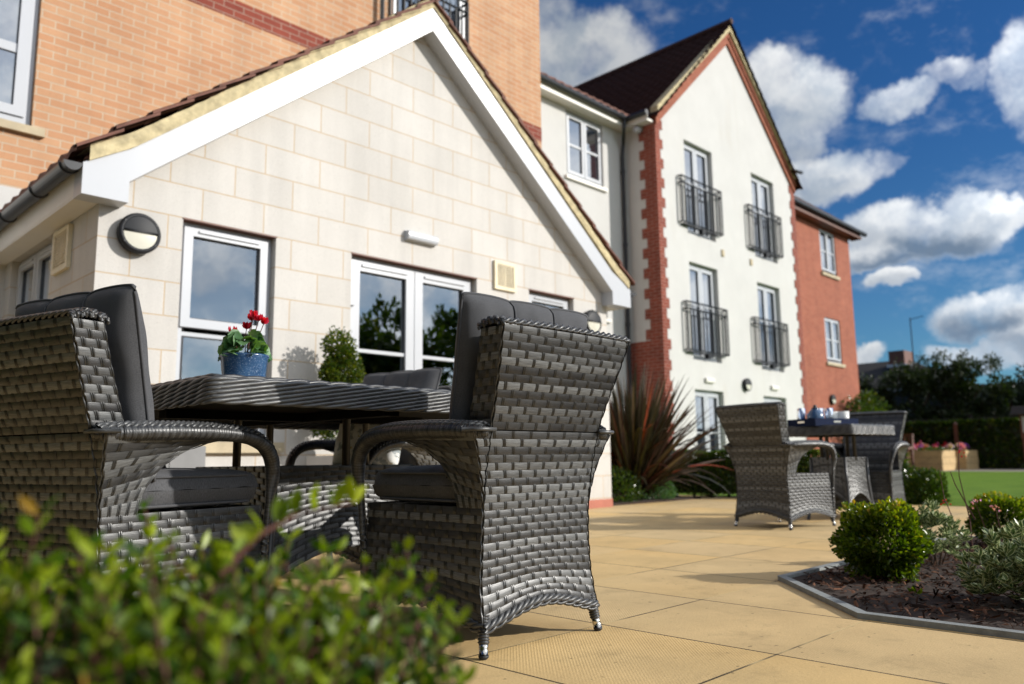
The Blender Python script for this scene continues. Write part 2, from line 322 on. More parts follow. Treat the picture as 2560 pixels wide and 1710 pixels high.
# ------------------------------------------------------------------ mesh builder
class MB:
    def __init__(s): s.V = []; s.Q = []; s.T = []; s.A = []; s.S = []; s.n = 0
    def add(s, V, Q=None, T=None, tone=.5, suv=None):
        V = np.asarray(V, float).reshape(-1, 3); n = len(V)
        s.V.append(V)
        if Q is not None and len(Q): s.Q.append(np.asarray(Q, int).reshape(-1, 4)+s.n)
        if T is not None and len(T): s.T.append(np.asarray(T, int).reshape(-1, 3)+s.n)
        s.A.append(np.broadcast_to(np.asarray(tone, float).reshape(-1) if np.ndim(tone) else np.float64(tone), (n,)).copy())
        s.S.append(np.asarray(suv, float).reshape(-1, 3) if suv is not None else V.copy())
        s.n += n
    def grid(s, P, tone=.5, suv=None, cu=False, cv=False):
        n, m = P.shape[:2]; idx = np.arange(n*m).reshape(n, m)
        if cu: idx = np.vstack([idx, idx[:1]])
        if cv: idx = np.hstack([idx, idx[:, :1]])
        Q = np.stack([idx[:-1, :-1], idx[1:, :-1], idx[1:, 1:], idx[:-1, 1:]], -1).reshape(-1, 4)
        s.add(P.reshape(-1, 3), Q, tone=np.broadcast_to(tone, (n, m)).reshape(-1), suv=None if suv is None else suv.reshape(-1, 3))
    def box(s, x0, x1, y0, y1, z0, z1, tone=.5, M4=None):
        V = np.array([(x, y, z) for z in (z0, z1) for x, y in ((x0, y0), (x1, y0), (x1, y1), (x0, y1))], float)
        if M4 is not None: V = V@np.array(M4.to_3x3()).T+np.array(M4.translation)
        s.add(V, [(3, 2, 1, 0), (4, 5, 6, 7), (0, 1, 5, 4), (1, 2, 6, 5), (2, 3, 7, 6), (3, 0, 4, 7)], tone=tone)
    def prism(s, poly, d, tone=.5):     # poly: list of 3D points, d: extrusion vector
        n = len(poly); A = np.array(poly, float); B = A+np.array(d)
        V = np.vstack([A, B, A.mean(0), B.mean(0)])
        Q = [(i, (i+1) % n, n+(i+1) % n, n+i) for i in range(n)]
        T = [((i+1) % n, i, 2*n) for i in range(n)]+[(n+i, n+(i+1) % n, 2*n+1) for i in range(n)]
        s.add(V, Q, T, tone=tone)
    def ngon(s, poly): 
        A = np.array(poly, float); n = len(A); s.add(np.vstack([A, A.mean(0)]), T=[(i, (i+1) % n, n) for i in range(n)])
    def tube(s, P, rad, k=8, tone=.5, caps=True, flat=1.0, up=(0, 0, 1), ph=None):
        P = np.asarray(P, float); n = len(P); rad = np.broadcast_to(rad, (n,))
        T = np.gradient(P, axis=0); T /= np.linalg.norm(T, axis=1, keepdims=True)+1e-12
        U = np.cross(T, np.array(up, float)); bad = np.linalg.norm(U, axis=1) < .05
        if bad.any():
            alt = np.cross(T, np.array((1., 0, 0))); U[bad] = alt[bad]
            if n > 1:
                for i in range(1, n):
                    if U[i]@U[i-1] < 0: U[i] = -U[i]
        U /= np.linalg.norm(U, axis=1, keepdims=True)+1e-12; W = np.cross(U, T)
        a = np.arange(k)*2*math.pi/k
        G = P[:, None]+rad[:, None, None]*(np.cos(a)[None, :, None]*U[:, None]+flat*np.sin(a)[None, :, None]*W[:, None])
        L = np.concatenate([[0], np.cumsum(np.linalg.norm(np.diff(P, axis=0), axis=1))])
        suv = np.stack([np.broadcast_to(L[:, None], (n, k)), np.broadcast_to(a[None]*.01, (n, k)), np.zeros((n, k))], -1)
        base = s.n
        s.grid(G, tone if np.ndim(tone) == 0 else np.broadcast_to(np.asarray(tone)[:, None], (n, k)), suv, cv=True)
        if caps:
            for i, o in ((0, 0), (n-1, (n-1)*k)):
                s.V.append(P[i:i+1]); s.A.append(np.array([.5])); s.S.append(np.zeros((1, 3))); c = s.n; s.n += 1
                s.T.append(np.array([(base+o+j, base+o+(j+1) % k, c) for j in range(k)]))
    def lathe(s, prof, c=(0, 0, 0), k=24, axis='z', tone=.5):
        prof = np.asarray(prof, float); a = np.arange(k)*2*math.pi/k
        r, z = prof[:, 0][:, None], prof[:, 1][:, None]
        G = np.stack([r*np.cos(a), r*np.sin(a), z+0*a], -1)
        if axis == 'y': G = G[..., [0, 2, 1]]*np.array([1, -1, 1])
        if axis == 'x': G = G[..., [2, 0, 1]]
        s.grid(G+np.array(c), tone, cv=True)
    def build(s, name, mat, parent=None, smooth=False, mats=None):
        V = np.vstack(s.V); me = bpy.data.meshes.new(name)
        Q = np.vstack(s.Q) if s.Q else np.zeros((0, 4), int); T = np.vstack(s.T) if s.T else np.zeros((0, 3), int)
        me.vertices.add(len(V)); me.vertices.foreach_set('co', V.ravel())
        nl = Q.size+T.size; me.loops.add(nl); me.loops.foreach_set('vertex_index', np.concatenate([Q.ravel(), T.ravel()]).astype(np.int32))
        me.polygons.add(len(Q)+len(T))
        st = np.concatenate([np.arange(len(Q))*4, Q.size+np.arange(len(T))*3]).astype(np.int32)
        me.polygons.foreach_set('loop_start', st)
        me.polygons.foreach_set('use_smooth', np.full(len(Q)+len(T), smooth))
        me.update(calc_edges=True); me.validate()
        a = me.attributes.new('tone', 'FLOAT', 'POINT'); a.data.foreach_set('value', np.concatenate(s.A).astype(np.float32))
        b = me.attributes.new('suv', 'FLOAT_VECTOR', 'POINT'); b.data.foreach_set('vector', np.vstack(s.S).astype(np.float32).ravel())
        me.materials.append(M[mat])
        o = bpy.data.objects.new(name, me); col.objects.link(o)
        if parent is not None:
            o.parent = parent
            if not parent.get('local'): o.matrix_parent_inverse = wmat(parent).inverted()
        return o
def wmat(o):
    m = Matrix.Translation(o.location) @ o.rotation_euler.to_matrix().to_4x4()
    return (wmat(o.parent) @ o.matrix_parent_inverse @ m) if o.parent else m
def tag(o, label=None, cat=None, group=None, kind=None):
    if label: o['label'] = label
    if cat: o['category'] = cat
    if group: o['group'] = group
    if kind: o['kind'] = kind
    return o
def thing(name, label, cat, loc=(0, 0, 0), rz=0, group=None, local=False):
    o = bpy.data.objects.new(name, None); col.objects.link(o); o.location = loc; o.rotation_euler = (0, 0, rz); o.empty_display_size = .1
    if local: o['local'] = 1
    return tag(o, label, cat, group)
def dup(o, parent=None):
    c = o.copy(); col.objects.link(c)
    if parent is not None: c.parent = parent
    for ch in list(o.children): dup(ch, c)
    return c
def struct(name, mb, mat, smooth=False): return tag(mb.build(name, mat, None, smooth), kind='structure')

# ------------------------------------------------------------------ ground
mb = MB(); mb.box(-300, 900, -300, 900, -1.0, -.012); struct('ground', mb, 'earth')
mb = MB()
for (x0, x1, y0, y1) in ((-7, 8.6, 1.6, 10), (-7, -1.0, -7, 1.6), (-1.0, 1.02, 1.25, 1.6), (1.02, 2.58, -7, 1.6), (5.35, 8.6, -7, 1.6), (8.6, 9.25, 3.2, 6.3)): mb.box(x0, x1, y0, y1, -.011, 0)
mb.ngon([(2.58, 1.6, 0), (2.58, 1.06, 0), (3.15, 1.6, 0)]); struct('patio', mb, 'paving')
mb = MB(); mb.box(8.62, 25.6, -12, 3.2, -.011, .004); mb.box(9.27, 25.6, 3.2, 6.3, -.011, .004); mb.box(13, 25.6, 6.3, 9.5, -.011, .004); struct('lawn', mb, 'lawn')
mb = MB(); mb.box(25.65, 30.5, -12, 12, -.011, .002); struct('path', mb, 'grout')
# planting bed with mulch
def heightfield(x0, x1, y0, y1, nx, ny, fn):
    X, Y = np.meshgrid(np.linspace(x0, x1, nx), np.linspace(y0, y1, ny), indexing='ij'); return np.stack([X, Y, fn(X, Y)], -1)
mb = MB(); mb.ngon([(2.6, -4, .006), (5.33, -4, .006), (5.33, 1.57, .006), (3.16, 1.57, .006), (2.6, 1.045, .006)]); struct('planting_bed', mb, 'soil')
mb = MB(); mb.box(-1.0, 1.02, -7, 1.25, -.011, .012); struct('planting_bed', mb, 'soil')  # dark soil added round the near bush, cuts bounce light onto the chairs
mb = MB(); mb.box(6.78, 8.58, 5.3, 8.95, .0, .02); mb.box(8.58, 13, 6.3, 8.95, 0, .02); struct('border_soil', mb, 'soil')
mb = MB()
pl = [(5.36, -4), (5.36, 1.60), (3.14, 1.60), (2.565, 1.05), (2.565, -4)]; pin = [(5.325, -4), (5.325, 1.567), (3.152, 1.567), (2.60, 1.036), (2.60, -4)]
for a, b, c, d in zip(pl[:-1], pl[1:], pin[1:], pin[:-1]):
    mb.prism([(*a, -.01), (*b, -.01), (*c, -.01), (*d, -.01)], (0, 0, .028))
struct('kerb', mb, 'kerb')
def inbed(x, y):
    return (x > 2.63) & (x < 5.28) & (y < 1.53) & ((y-1.03) < (x-2.63)*.93)
def chips():
    mb = MB(); n = 9000
    x = RNG.uniform(2.6, 5.3, n); y = RNG.uniform(-1.2, 1.55, n); k = inbed(x, y); x, y = x[k], y[k]; n = len(x)
    L = RNG.uniform(.006, .022, n)*np.where(RNG.random(n) < .1, 1.6, 1); W = RNG.uniform(.002, .006, n); az = RNG.uniform(0, 6.28, n); tl = RNG.normal(0, .35, n)
    z = RNG.uniform(.008, .028, n)
    a = np.stack([np.cos(az)*np.cos(tl), np.sin(az)*np.cos(tl), np.sin(tl)], -1)*L[:, None]
    b = np.stack([-np.sin(az), np.cos(az), RNG.normal(0, .4, n)], -1)*W[:, None]; c = np.stack([x, y, z], -1)
    up = np.array([0, 0, .003])
    V = np.stack([c-a-b*.5, c-a*.2-b, c+a-b*.3, c+a*.6+b, c-a*.7+b+up, c+up], 1).reshape(-1, 3); i = np.arange(n)*6
    T = np.concatenate([np.stack([i+p, i+(p+1) % 5, i+5], -1) for p in range(5)])
    mb.add(V, T=T, tone=np.repeat(RNG.random(n)**1.8, 6)); return mb
mm, N, p, o = newmat('bark_chip'); t = N.n('ShaderNodeAttribute', attribute_name='tone').outputs['Fac']
setp(N, p, color=N.mix(t, (.018, .009, .006), (.20, .095, .055)), rough=.9, spec=.2); M['chip'] = mm
tag(chips().build('bark_mulch', 'chip'), 'dark brown bark mulch covering the planting bed', 'mulch', kind='stuff')

# ------------------------------------------------------------------ building helpers
def wall_y(mb, x0, x1, z0, z1, Y, holes, depth=.1, back=True):
    """wall in plane y=Y facing -Y with rectangular holes and reveals running back"""
    xs = sorted({x0, x1, *[h[0] for h in holes], *[h[1] for h in holes]}); zs = sorted({z0, z1, *[h[2] for h in holes], *[h[3] for h in holes]})
    for a, b in zip(xs[:-1], xs[1:]):
        for c, d in zip(zs[:-1], zs[1:]):
            cx, cz = (a+b)/2, (c+d)/2
            if any(h[0] < cx < h[1] and h[2] < cz < h[3] for h in holes): continue
            mb.add([(a, Y, c), (b, Y, c), (b, Y, d), (a, Y, d)], [(0, 1, 2, 3)])
    for a, b, c, d in holes:
        e = Y+depth
        for q in ([(a, Y, c), (a, Y, d), (a, e, d), (a, e, c)], [(b, Y, c), (b, e, c), (b, e, d), (b, Y, d)], [(a, Y, d), (b, Y, d), (b, e, d), (a, e, d)], [(a, Y, c), (a, e, c), (b, e, c), (b, Y, c)]):
            mb.add(q, [(0, 1, 2, 3)])
def wall_x(mb, y0, y1, z0, z1, X, holes=(), depth=.1):
    t = MB(); wall_y(t, y0, y1, z0, z1, X, list(holes), depth)
    for V, Q in zip(t.V, t.Q): pass
    V = np.vstack(t.V)[:, [1, 0, 2]]; mb.add(V, np.vstack(t.Q))
def rect_frame(mb, x0, x1, z0, z1, y0, y1, w, wb=None, wt=None):
    wb = wb or w; wt = wt or w
    mb.box(x0, x0+w, y0, y1, z0, z1); mb.box(x1-w, x1, y0, y1, z0, z1)
    mb.box(x0+w, x1-w, y0, y1, z1-wt, z1); mb.box(x0+w, x1-w, y0, y1, z0, z0+wb)
def swap(mb):      # turn a part drawn facing -Y into one facing -X
    mb.V = [v[:, [1, 0, 2]] for v in mb.V]; return mb
def casement(par, name, x0, x1, z0, z1, Y, lights, glass='farglass', fw=.045, sw=.05, bars=(), sill=None, facex=False, curtain=None, vent=True):
    """lights: list of (x0,x1,z0,z1) opening lights; frame at depth Y..Y+.06"""
    sx = swap if facex else (lambda m: m)
    fr = MB(); rect_frame(fr, x0, x1, z0, z1, Y, Y+.07, fw)
    if sill: fr.box(x0-.0, x1+.0, Y-.05, Y-.003, z0-.001, z0+.03)
    fo = None
    fo = sx(fr).build(name, 'white', par)
    for (a, b, c, d, proud) in lights:
        sash = MB()
        y = Y-(.018 if proud else -.012)
        rect_frame(sash, a, b, c, d, y, y+.05, sw if proud else sw*.45)
        if proud and vent and (b-a) > .2:
            sash.box(a+(b-a)*.16, b-(b-a)*.12, y-.012, y-.0005, d-sw*.58, d-sw*.34)
        for q in bars:
            if a-.01 < (q[0]+q[1])/2 < b+.01: sash.box(q[0]-.005, q[1]+.005, Y-.002, Y+.03, q[2], q[3])
        sx(sash).build('sash', 'white', fo)
    for (a, b, c, d, proud) in lights:
        g = MB(); k = sw if proud else sw*.45
        g.box(a+k-.004, b-k+.004, Y+.016, Y+.026, c+k-.004, d-k+.004); sx(g).build('pane', glass, fo)
        gk = MB(); rect_frame(gk, a+k, b-k, c+k, d-k, Y+.004, Y+.0155, .008); sx(gk).build('gasket', 'black', fo)
    return fo

# ------------------------------------------------------------------ pale block extension
YA, YF = 5.207, 5.056
ext = thing('stone_extension', 'single storey pale block extension with white bargeboards, nearest building', 'building', (4.15, YA, 0))
HW = [(2.13, 2.815, .64, 2.137), (3.468, 4.813, .02, 2.137), (5.50, 6.165, .64, 2.137)]
mb = MB(); wall_y(mb, 1.603, 6.706, .085, 2.30, YA, HW, .11)
mb.add([(1.603, YA, 2.30), (6.706, YA, 2.30), (4.1545, YA, 4.36)], T=[(0, 1, 2)]); mb.build('wall', 'block', ext)
mb = MB(); wall_x(mb, YA, 7.4, .085, 2.4, 6.706); mb.build('side_wall', 'blocky', ext); mb = MB(); wall_x(mb, YA, 7.4, .085, 2.4, 1.603, [(6.16, 7.22, .95, 2.12)], .10); mb.build('side_wall', 'blocky', ext)
mb = MB(); mb.box(1.595, 3.46, YA-.006, 7.4, -.005, .0845); mb.build('plinth', 'plinth', ext); mb = MB(); mb.box(4.82, 6.714, YA-.006, 7.4, -.005, .0845); mb.build('plinth', 'plinth', ext)
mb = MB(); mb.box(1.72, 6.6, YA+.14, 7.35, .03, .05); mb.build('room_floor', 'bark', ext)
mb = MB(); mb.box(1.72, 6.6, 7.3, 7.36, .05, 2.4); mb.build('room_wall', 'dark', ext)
# bargeboards and eave boxes
sl = (4.455-2.40)/(4.165-1.66)
def barge(sg):
    cx = 4.17; mb = MB(); X = lambda x: cx+sg*(x-cx) if sg > 0 else x
    lx = (1.722, 1.451)
    inner, outer = (1.722, 1.451) if sg < 0 else (6.63, 6.945)
    th = .205
    z_in0 = 2.247; za = 4.235
    poly = [(outer, YF, 2.11), (inner, YF, 2.11), (inner, YF, z_in0), (cx, YF, za), (cx, YF, za+.215), (inner-(.04 if sg < 0 else -.04)*-1*0, YF, z_in0+.215), (outer, YF, 2.305)]
    for q in ((0, 1, 2, 6), (2, 5, 6, 6), (2, 3, 4, 5)):
        mb.add([poly[k] for k in (q if q[2] != q[3] else q[:3])] if False else [poly[k] for k in q], [(0, 1, 2, 3)])
    # box it back to the wall as soffit
    A = poly; 
    for a, b in zip(A, A[1:]+A[:1]): mb.add([a, b, (b[0], YA+.0-.002, b[2]), (a[0], YA-.002, a[2])], [(0, 1, 2, 3)])
    return mb
for sg in (-1, 1):
    barge(sg).build('bargeboard', 'white', ext)
    inner, outer = (1.722, 1.451) if sg < 0 else (6.63, 6.945)
    mb = MB()
    q = [(outer+.01*sg*-1, YA, 2.112), (inner, YA, 2.112), (inner, 7.4, 2.112), (outer-.01*sg, 7.4, 2.112)]
    mb.box(min(outer, 1.60 if sg < 0 else 6.71)+.004, max(outer, 1.60 if sg < 0 else 6.71)-.004, YA, 7.39, 2.112, 2.125)
    mb.box(*( (outer+.002, outer+.02) if sg < 0 else (outer-.02, outer-.002)), YA, 7.39, 2.126, 2.30)
    mb.build('soffit', 'soffit', ext)
    # mortar verge strip above the board
    mb = MB(); cx = 4.17; n = 60
    xs = np.linspace(outer+.03*(1 if sg < 0 else -1), cx, n); base = 2.305+(np.abs(xs-outer))*(4.45-2.305)/abs(cx-outer)
    kink = np.abs(xs-outer); base = np.where(kink < .28, 2.305+kink*.60, np.interp(kink, [.28, abs(cx-outer)], [2.305+.28*.6, 4.452]))
    j = RNG.normal(0, .003, n)
    top = base+.100+j
    P = np.stack([np.stack([xs, np.full(n, YF-.012)+RNG.normal(0, .0015, n), base-.004], -1), np.stack([xs, np.full(n, YF-.016)+RNG.normal(0, .002, n), (base+top)/2], -1), np.stack([xs, np.full(n, YF-.010), top], -1), np.stack([xs, np.full(n, YA+.1), top], -1)], 1)
    mb.grid(P, .5); 
    P2 = np.stack([P[:, 0], P[:, 0]+np.array([0, .05, 0])], 1); mb.grid(P2); mb.build('verge', 'mortar', ext, smooth=False)
    # tiles, one lapped course at a time
    mb = MB(); L = abs(cx-outer); slope = math.atan2(4.45-2.36, L); nc = 13; step = (L+.06)/nc
    for k in range(nc):
        x0 = outer+(.05 if sg > 0 else -.05)-sg*k*step; z0 = 2.385+k*step*math.tan(slope)
        if k == 0: z0 -= .01
        dx = step*1.22; a = slope-.07
        ys = np.arange(YF-.03, 7.42, .03); w = .016*np.sin((ys-YF)/.22*2*math.pi); w[0] = w[1] = .004
        rows = []
        for (t, zz) in ((0, -.030), (0, 0), (.0, .012), (dx, .012+dx*math.tan(a))):
            rows.append(np.stack([np.full(len(ys), x0-sg*t), ys, z0+zz+.012+w+(RNG.normal(0, .002))], -1))
        G = np.stack(rows); mb.grid(G)
        mb.grid(np.stack([np.stack([G[0, :2], G[0, :2]+np.array([-sg*dx, 0, dx*math.tan(a)])]), ])[0])
        # visible verge edge
        e = [(x0, YF-.031, z0+.004), (x0-sg*dx, YF-.031, z0+.004+dx*math.tan(a)), (x0-sg*dx, YF-.031, z0+.024+dx*math.tan(a)), (x0, YF-.031, z0+.026)]
        mb.prism(e, (0, .06, 0))
    mb.build('roof', 'tile', ext)
    # gutter
    mb = MB(); gx = outer-.055*(1 if sg < 0 else -1); a = np.linspace(math.pi, 2*math.pi, 12); yy = np.array([YF-.0, 7.38])
    for rr in (.052, .047):
        G = np.stack([np.stack([gx+rr*np.cos(a), np.full(12, y), 2.295+rr*np.sin(a)], -1) for y in yy]); mb.grid(G)
    mb.ngon([(gx+.052*math.cos(t), YF, 2.295+.052*math.sin(t)) for t in a])
    for y in (5.13, 5.75, 6.5, 7.1):
        P = [(gx+.056*math.cos(t), y, 2.297+.056*math.sin(t)) for t in a]; mb.tube(P, .008, 6)
    mb.build('gutter', 'black' if sg < 0 else 'grey_lamp', ext, smooth=False)
# steel lintels over the openings, stone sills
mb = MB()
for h in HW: mb = MB(); mb.box(h[0]-.003, h[1]+.006, YA-.006, YA+.10, 2.126, 2.1365); mb.build('lintel', 'brown_wood', ext)
mb = MB()
for h in (HW[0], HW[2]): mb = MB(); mb.box(h[0]-.02, h[1]+.09, YA-.045, YA+.10, .565, .638); mb.build('sill', 'stone', ext)
W1 = casement(ext, 'window', 2.133, 2.812, .655, 2.125, YA+.07, [(2.165, 2.785, 1.405, 2.10, True), (2.165, 2.785, .69, 1.375, False)], 'glass', .05, .062, sill=True)
W3 = casement(ext, 'window', 5.503, 6.162, .655, 2.125, YA+.07, [(5.535, 6.13, 1.405, 2.10, True), (5.535, 6.13, .69, 1.375, False)], 'glass', .05, .062, sill=True)
D = casement(ext, 'french_door', 3.471, 4.810, .03, 2.125, YA+.07, [(3.50, 4.137, .06, 2.10, True), (4.144, 4.78, .06, 2.10, True)], 'glass', .045, .085, bars=[(3.585, 4.052, 1.357, 1.385), (4.229, 4.695, 1.357, 1.385)])
mb = MB()
for x in (3.495, 4.785):
    for z in (.3, 1.72): mb = MB(); mb.box(x-.035, x+.035, YA+.03, YA+.0515, z, z+.10); mb.build('hinge', 'white', D)
casement(ext, 'window', 6.165, 7.215, .97, 2.11, 1.603+.06, [(6.2, 6.68, 1.0, 2.08, True), (6.70, 7.18, 1.0, 2.08, True)], 'glass', .045, .055, facex=True)
def curtain(par, x0, x1, z0, z1, Y, amp=.02, mat='curtain', per=.06):
    mb = MB(); x = np.linspace(x0, x1, 50); y = Y+amp*np.sin(x/per*6.28)
    mb.grid(np.stack([np.stack([x, y, np.full(50, z)], -1) for z in (z0, z1)])); mb.build('curtain', mat, par, True)
curtain(D, 4.50, 4.70, .1, 2.08, YA+.17); curtain(D, 3.52, 3.60, .1, 2.08, YA+.28); curtain(W1, 2.20, 2.30, .7, 2.05, YA+.3); curtain(W3, 5.5, 6.1, .7, 2.05, YA+.35)
mb = MB(); mb.box(2.235, 2.46, YA+.101, YA+.104, 1.70, 1.89); mb.build('notice', 'sheet', W1)
# vents
def vent(par, x0, x1, z0, z1, Y, facex=False):
    sx = swap if facex else (lambda m: m)
    mb = MB(); rect_frame(mb, x0, x1, z0, z1, Y-.028, Y-.001, .03)
    n = 12; cw = (x1-x0-.06)/2
    for i in range(n):
        z = z0+.03+(z1-z0-.06)*(i+.5)/n; mb.box(x0+.03, x1-.03, Y-.024, Y-.012, z-.0042, z+.0042)
    for i in (1,): x = (x0+x1)/2; mb.box(x-.003, x+.003, Y-.022, Y-.010, z0+.03, z1-.03)
    v = sx(mb).build('vent', 'cream_plastic', par)
    mb = MB(); mb.box(x0+.02, x1-.02, Y-.008, Y-.002, z0+.02, z1-.02); sx(mb).build('vent_gap_shade', 'ventdark', v)  # near-black sheet stands in for the shade between the slats
vent(ext, 5.02, 5.30, 2.065, 2.335, YA); vent(ext, 5.70, 6.03, 1.79, 2.09, 1.603, True)

def bulkhead(x, y, z, rad, label, group, dep=.08):
    t = thing('wall_lamp', label, 'wall lamp', (x, y, z), group=group)
    k = rad/.13; mb = MB(); mb.lathe([(0, 0), (rad*.93, 0), (rad*.95, .02*k), (rad*.90, .035*k), (rad, .04*k), (rad, .06*k), (rad*.93, .075*k), (rad*.80, .078*k), (rad*.78, .066*k), (0, .066*k)], (x, y, z), 40, 'y'); mb.build('housing', 'grey_lamp', t, True)
    mb = MB(); a = np.linspace(0, math.pi, 20); rr = np.linspace(0, rad*.79, 8)
    G = np.stack([np.stack([x+r*np.cos(a), np.full(20, y-(.072+.018*(1-(r/rad)**2))*k), z+r*np.sin(a)], -1) for r in rr]); mb.grid(G)
    mb.prism([(x-rad*.8, y-.074*k, z-.004), (x+rad*.8, y-.074*k, z-.004), (x+rad*.8, y-.088*k, z+.004), (x-rad*.8, y-.088*k, z+.004)], (0, -.004, .006)); mb.build('hood', 'grey_lamp', t, True)
    mb = MB(); a = np.linspace(math.pi, 2*math.pi, 20)
    G = np.stack([np.stack([x+r*np.cos(a), np.full(20, y-(.068+.012*(1-(r/rad)**2))*k), z+r*np.sin(a)], -1) for r in rr]); mb.grid(G); mb.build('lens', 'opal', t, True)
    mb = MB()
    for q in (35, 145, 215, 325): mb.lathe([(0, .0), (.005*k, 0), (.005*k, .0775*k), (0, .0775*k)], (x+rad*.88*math.cos(R(q)), y, z+rad*.88*math.sin(R(q))), 8, 'y')
    mb.build('screw', 'black', t)
LG = 'round bulkhead lamps on the walls'
bulkhead(1.835, YA, 1.955, .132, 'large round charcoal wall lamp with half hood beside the extension window', LG)
bulkhead(6.40, YA, 1.90, .132, 'round charcoal wall lamp near the right end of the pale block gable, behind the chair', LG)
bulkhead(16.66, 9.0, 2.12, .15, 'round black wall lamp between the ground floor doors of the white gable', LG)
bulkhead(23.3, 9.85, 2.13, .15, 'round black wall lamp low on the red brick wing', LG)
def emlight(x, y, z, w, h, d, label, mat='white'):
    t = thing('emergency_light', label, 'light fitting', (x, y, z), group='oblong emergency lights above the doors')
    mb = MB(); mb.box(x-w/2, x+w/2, y-.02, y-.001, z-h/2, z+h/2); mb.build('base_plate', mat, t)
    a = np.linspace(-math.pi/2, math.pi/2, 9); mb = MB()
    G = np.stack([np.stack([np.full(9, xx), y-.0205-(d-.02)*np.abs(np.cos(a))**.3, z+h/2*.92*np.sin(a)], -1) for xx in np.linspace(x-w/2+.006, x+w/2-.006, 24)]); G[:, :, 2] += 0
    mb.grid(G); mb.ngon(G[0]); mb.ngon(G[-1]); mb.build('diffuser', mat, t, False)
emlight(4.15, YA, 2.375, .33, .085, .06, 'white oblong emergency light above the french doors of the extension')

# ------------------------------------------------------------------ orange brick block behind
YO = 7.4
ob = thing('orange_brick_block', 'tall orange brick block with red brick band rising behind the extension', 'building', (4, YO, 0))
OH = [(-.2, 1.705, 3.33, 5.0), (5.45, 6.72, 5.45, 7.35)]
mb = MB(); wall_y(mb, -6, 8.13, 2.78, 8.6, YO, OH, .09); mb.build('wall', 'orange', ob)
mb = MB(); wall_x(mb, YO, 12, 2.5, 8.6, 8.13); mb.build('side_wall', 'orangey', ob)
mb = MB(); mb.box(-6, 8.12, YO-.004, YO+.1, -.01, 2.78); mb.build('ground_storey', 'render', ob)
mb = MB(); mb.box(1.72, 5.44, YO-.003, YO-.0005, 5.04, 5.25); mb.build('brick_band', 'red', ob); mb = MB(); mb.box(6.73, 8.133, YO-.003, YO-.0005, 5.04, 5.25); mb.build('brick_band', 'red', ob)
mb = MB(); mb.box(-6.3, 8.4, YO-.35, 12, 8.6, 8.75); mb.build('eaves', 'soffit', ob)
mb = MB(); mb.prism([(-6.4, YO-.4, 8.75), (-6.4, 12, 8.75), (-6.4, 9.7, 10.6)], (14.9, 0, 0)); mb.build('roof', 'darktile', ob)
casement(ob, 'window', -.2, 1.70, 3.36, 5.0, YO+.05, [(-.15, .74, 3.42, 4.95, True), (.76, 1.65, 3.42, 4.95, True)], 'farglass', .055, .085, bars=[(-.1, .70, 3.98, 4.06), (.81, 1.60, 3.98, 4.06)], vent=False)
mb = MB(); mb.box(-.3, 1.80, YO-.05, YO+.09, 3.26, 3.33); mb.build('sill', 'stone', ob)
def juliet(par, x0, x1, z0, z1, Y, dep=.2):
    dep = .09; mb = MB(); r = .017; y = Y-dep
    def bar(p, q, rr=.008): mb.tube([p, q], rr, 5)
    for z in (z1, z1-.15, z0): bar((x0, y, z), (x1, y, z), r)
    for x in (x0, x1):
        for z in (z1, z1-.15, z0): bar((x, y, z), (x, Y+.02, z), r)
        bar((x, y+dep*.5, z0), (x, y+dep*.5, z1), .010)
    n = 13
    for i in range(n+1):
        x = x0+(x1-x0)*i/n; bar((x, y, z0), (x, y, z1-.15 if 0 < i < n else z1), .018 if i in (0, n) else .0155)
    for i in range(n):
        cx = x0+(x1-x0)*(i+.5)/n; a = np.linspace(0, 2*math.pi, 13); rr = (x1-x0)/n*.5
        if i % 2 == 0: mb.tube(np.stack([cx+rr*np.cos(a), np.full(13, y), z1-.075+.07*np.sin(a)], -1), .007, 4, caps=False)
        else: bar((cx, y, z1-.15), (cx, y, z1))
    mb.box((x0+x1)/2-.06, (x0+x1)/2+.06, y-.01, Y, z0-.14, z0-.02)
    mb.box(x0+.05, x1-.2, y, Y, z0-.05, z0-.025)
    return mb.build('balcony', 'iron', par)
juliet(ob, 5.25, 6.62, 5.45, 6.52, YO, .17)
wd = casement(ob, 'french_window', 5.45, 6.72, 5.47, 7.35, YO+.05, [(5.5, 6.07, 5.5, 7.3, True), (6.09, 6.67, 5.5, 7.3, True)], 'farglass', .05, .08, vent=False)

# ------------------------------------------------------------------ cream block with tall gable
YW, YB = 9.8, 9.0
gb = thing('gabled_cream_block', 'three storey cream rendered block with steep gable and red brick quoins', 'building', (16.6, YB, 0))
bx0, bx1, bc = 13.41, 19.78, 16.6
cols = [(14.51, 15.67), (17.49, 18.64)]; heads = (1.91, 4.66, 7.41)
GH = [(a, b, h-2.12, h) for h in heads for a, b in cols]
mb = MB(); wall_y(mb, bx0, bx1, -.3, 7.62, YB, GH, .17); mb.add([(bx0, YB, 7.62), (bx1, YB, 7.62), (bc, YB, 10.75)], T=[(0, 1, 2)])
WH = [(11.5, 12.66, 6.03, 7.41), (8.6, 9.7, 6.03, 7.41), (11.5, 12.66, 3.28, 4.66)]
wall_y(mb, 8.13, 13.41, -.3, 7.62, YW, WH, .10); wall_x(mb, YB, YW, 2.86, 7.62, bx0); mb.build('wall', 'render', gb)
mb = MB(); mb.box(bx0-.012, bx0+.2, YB-.003, YW, -.3, 2.86); mb.build('brick_base', 'redy', gb)
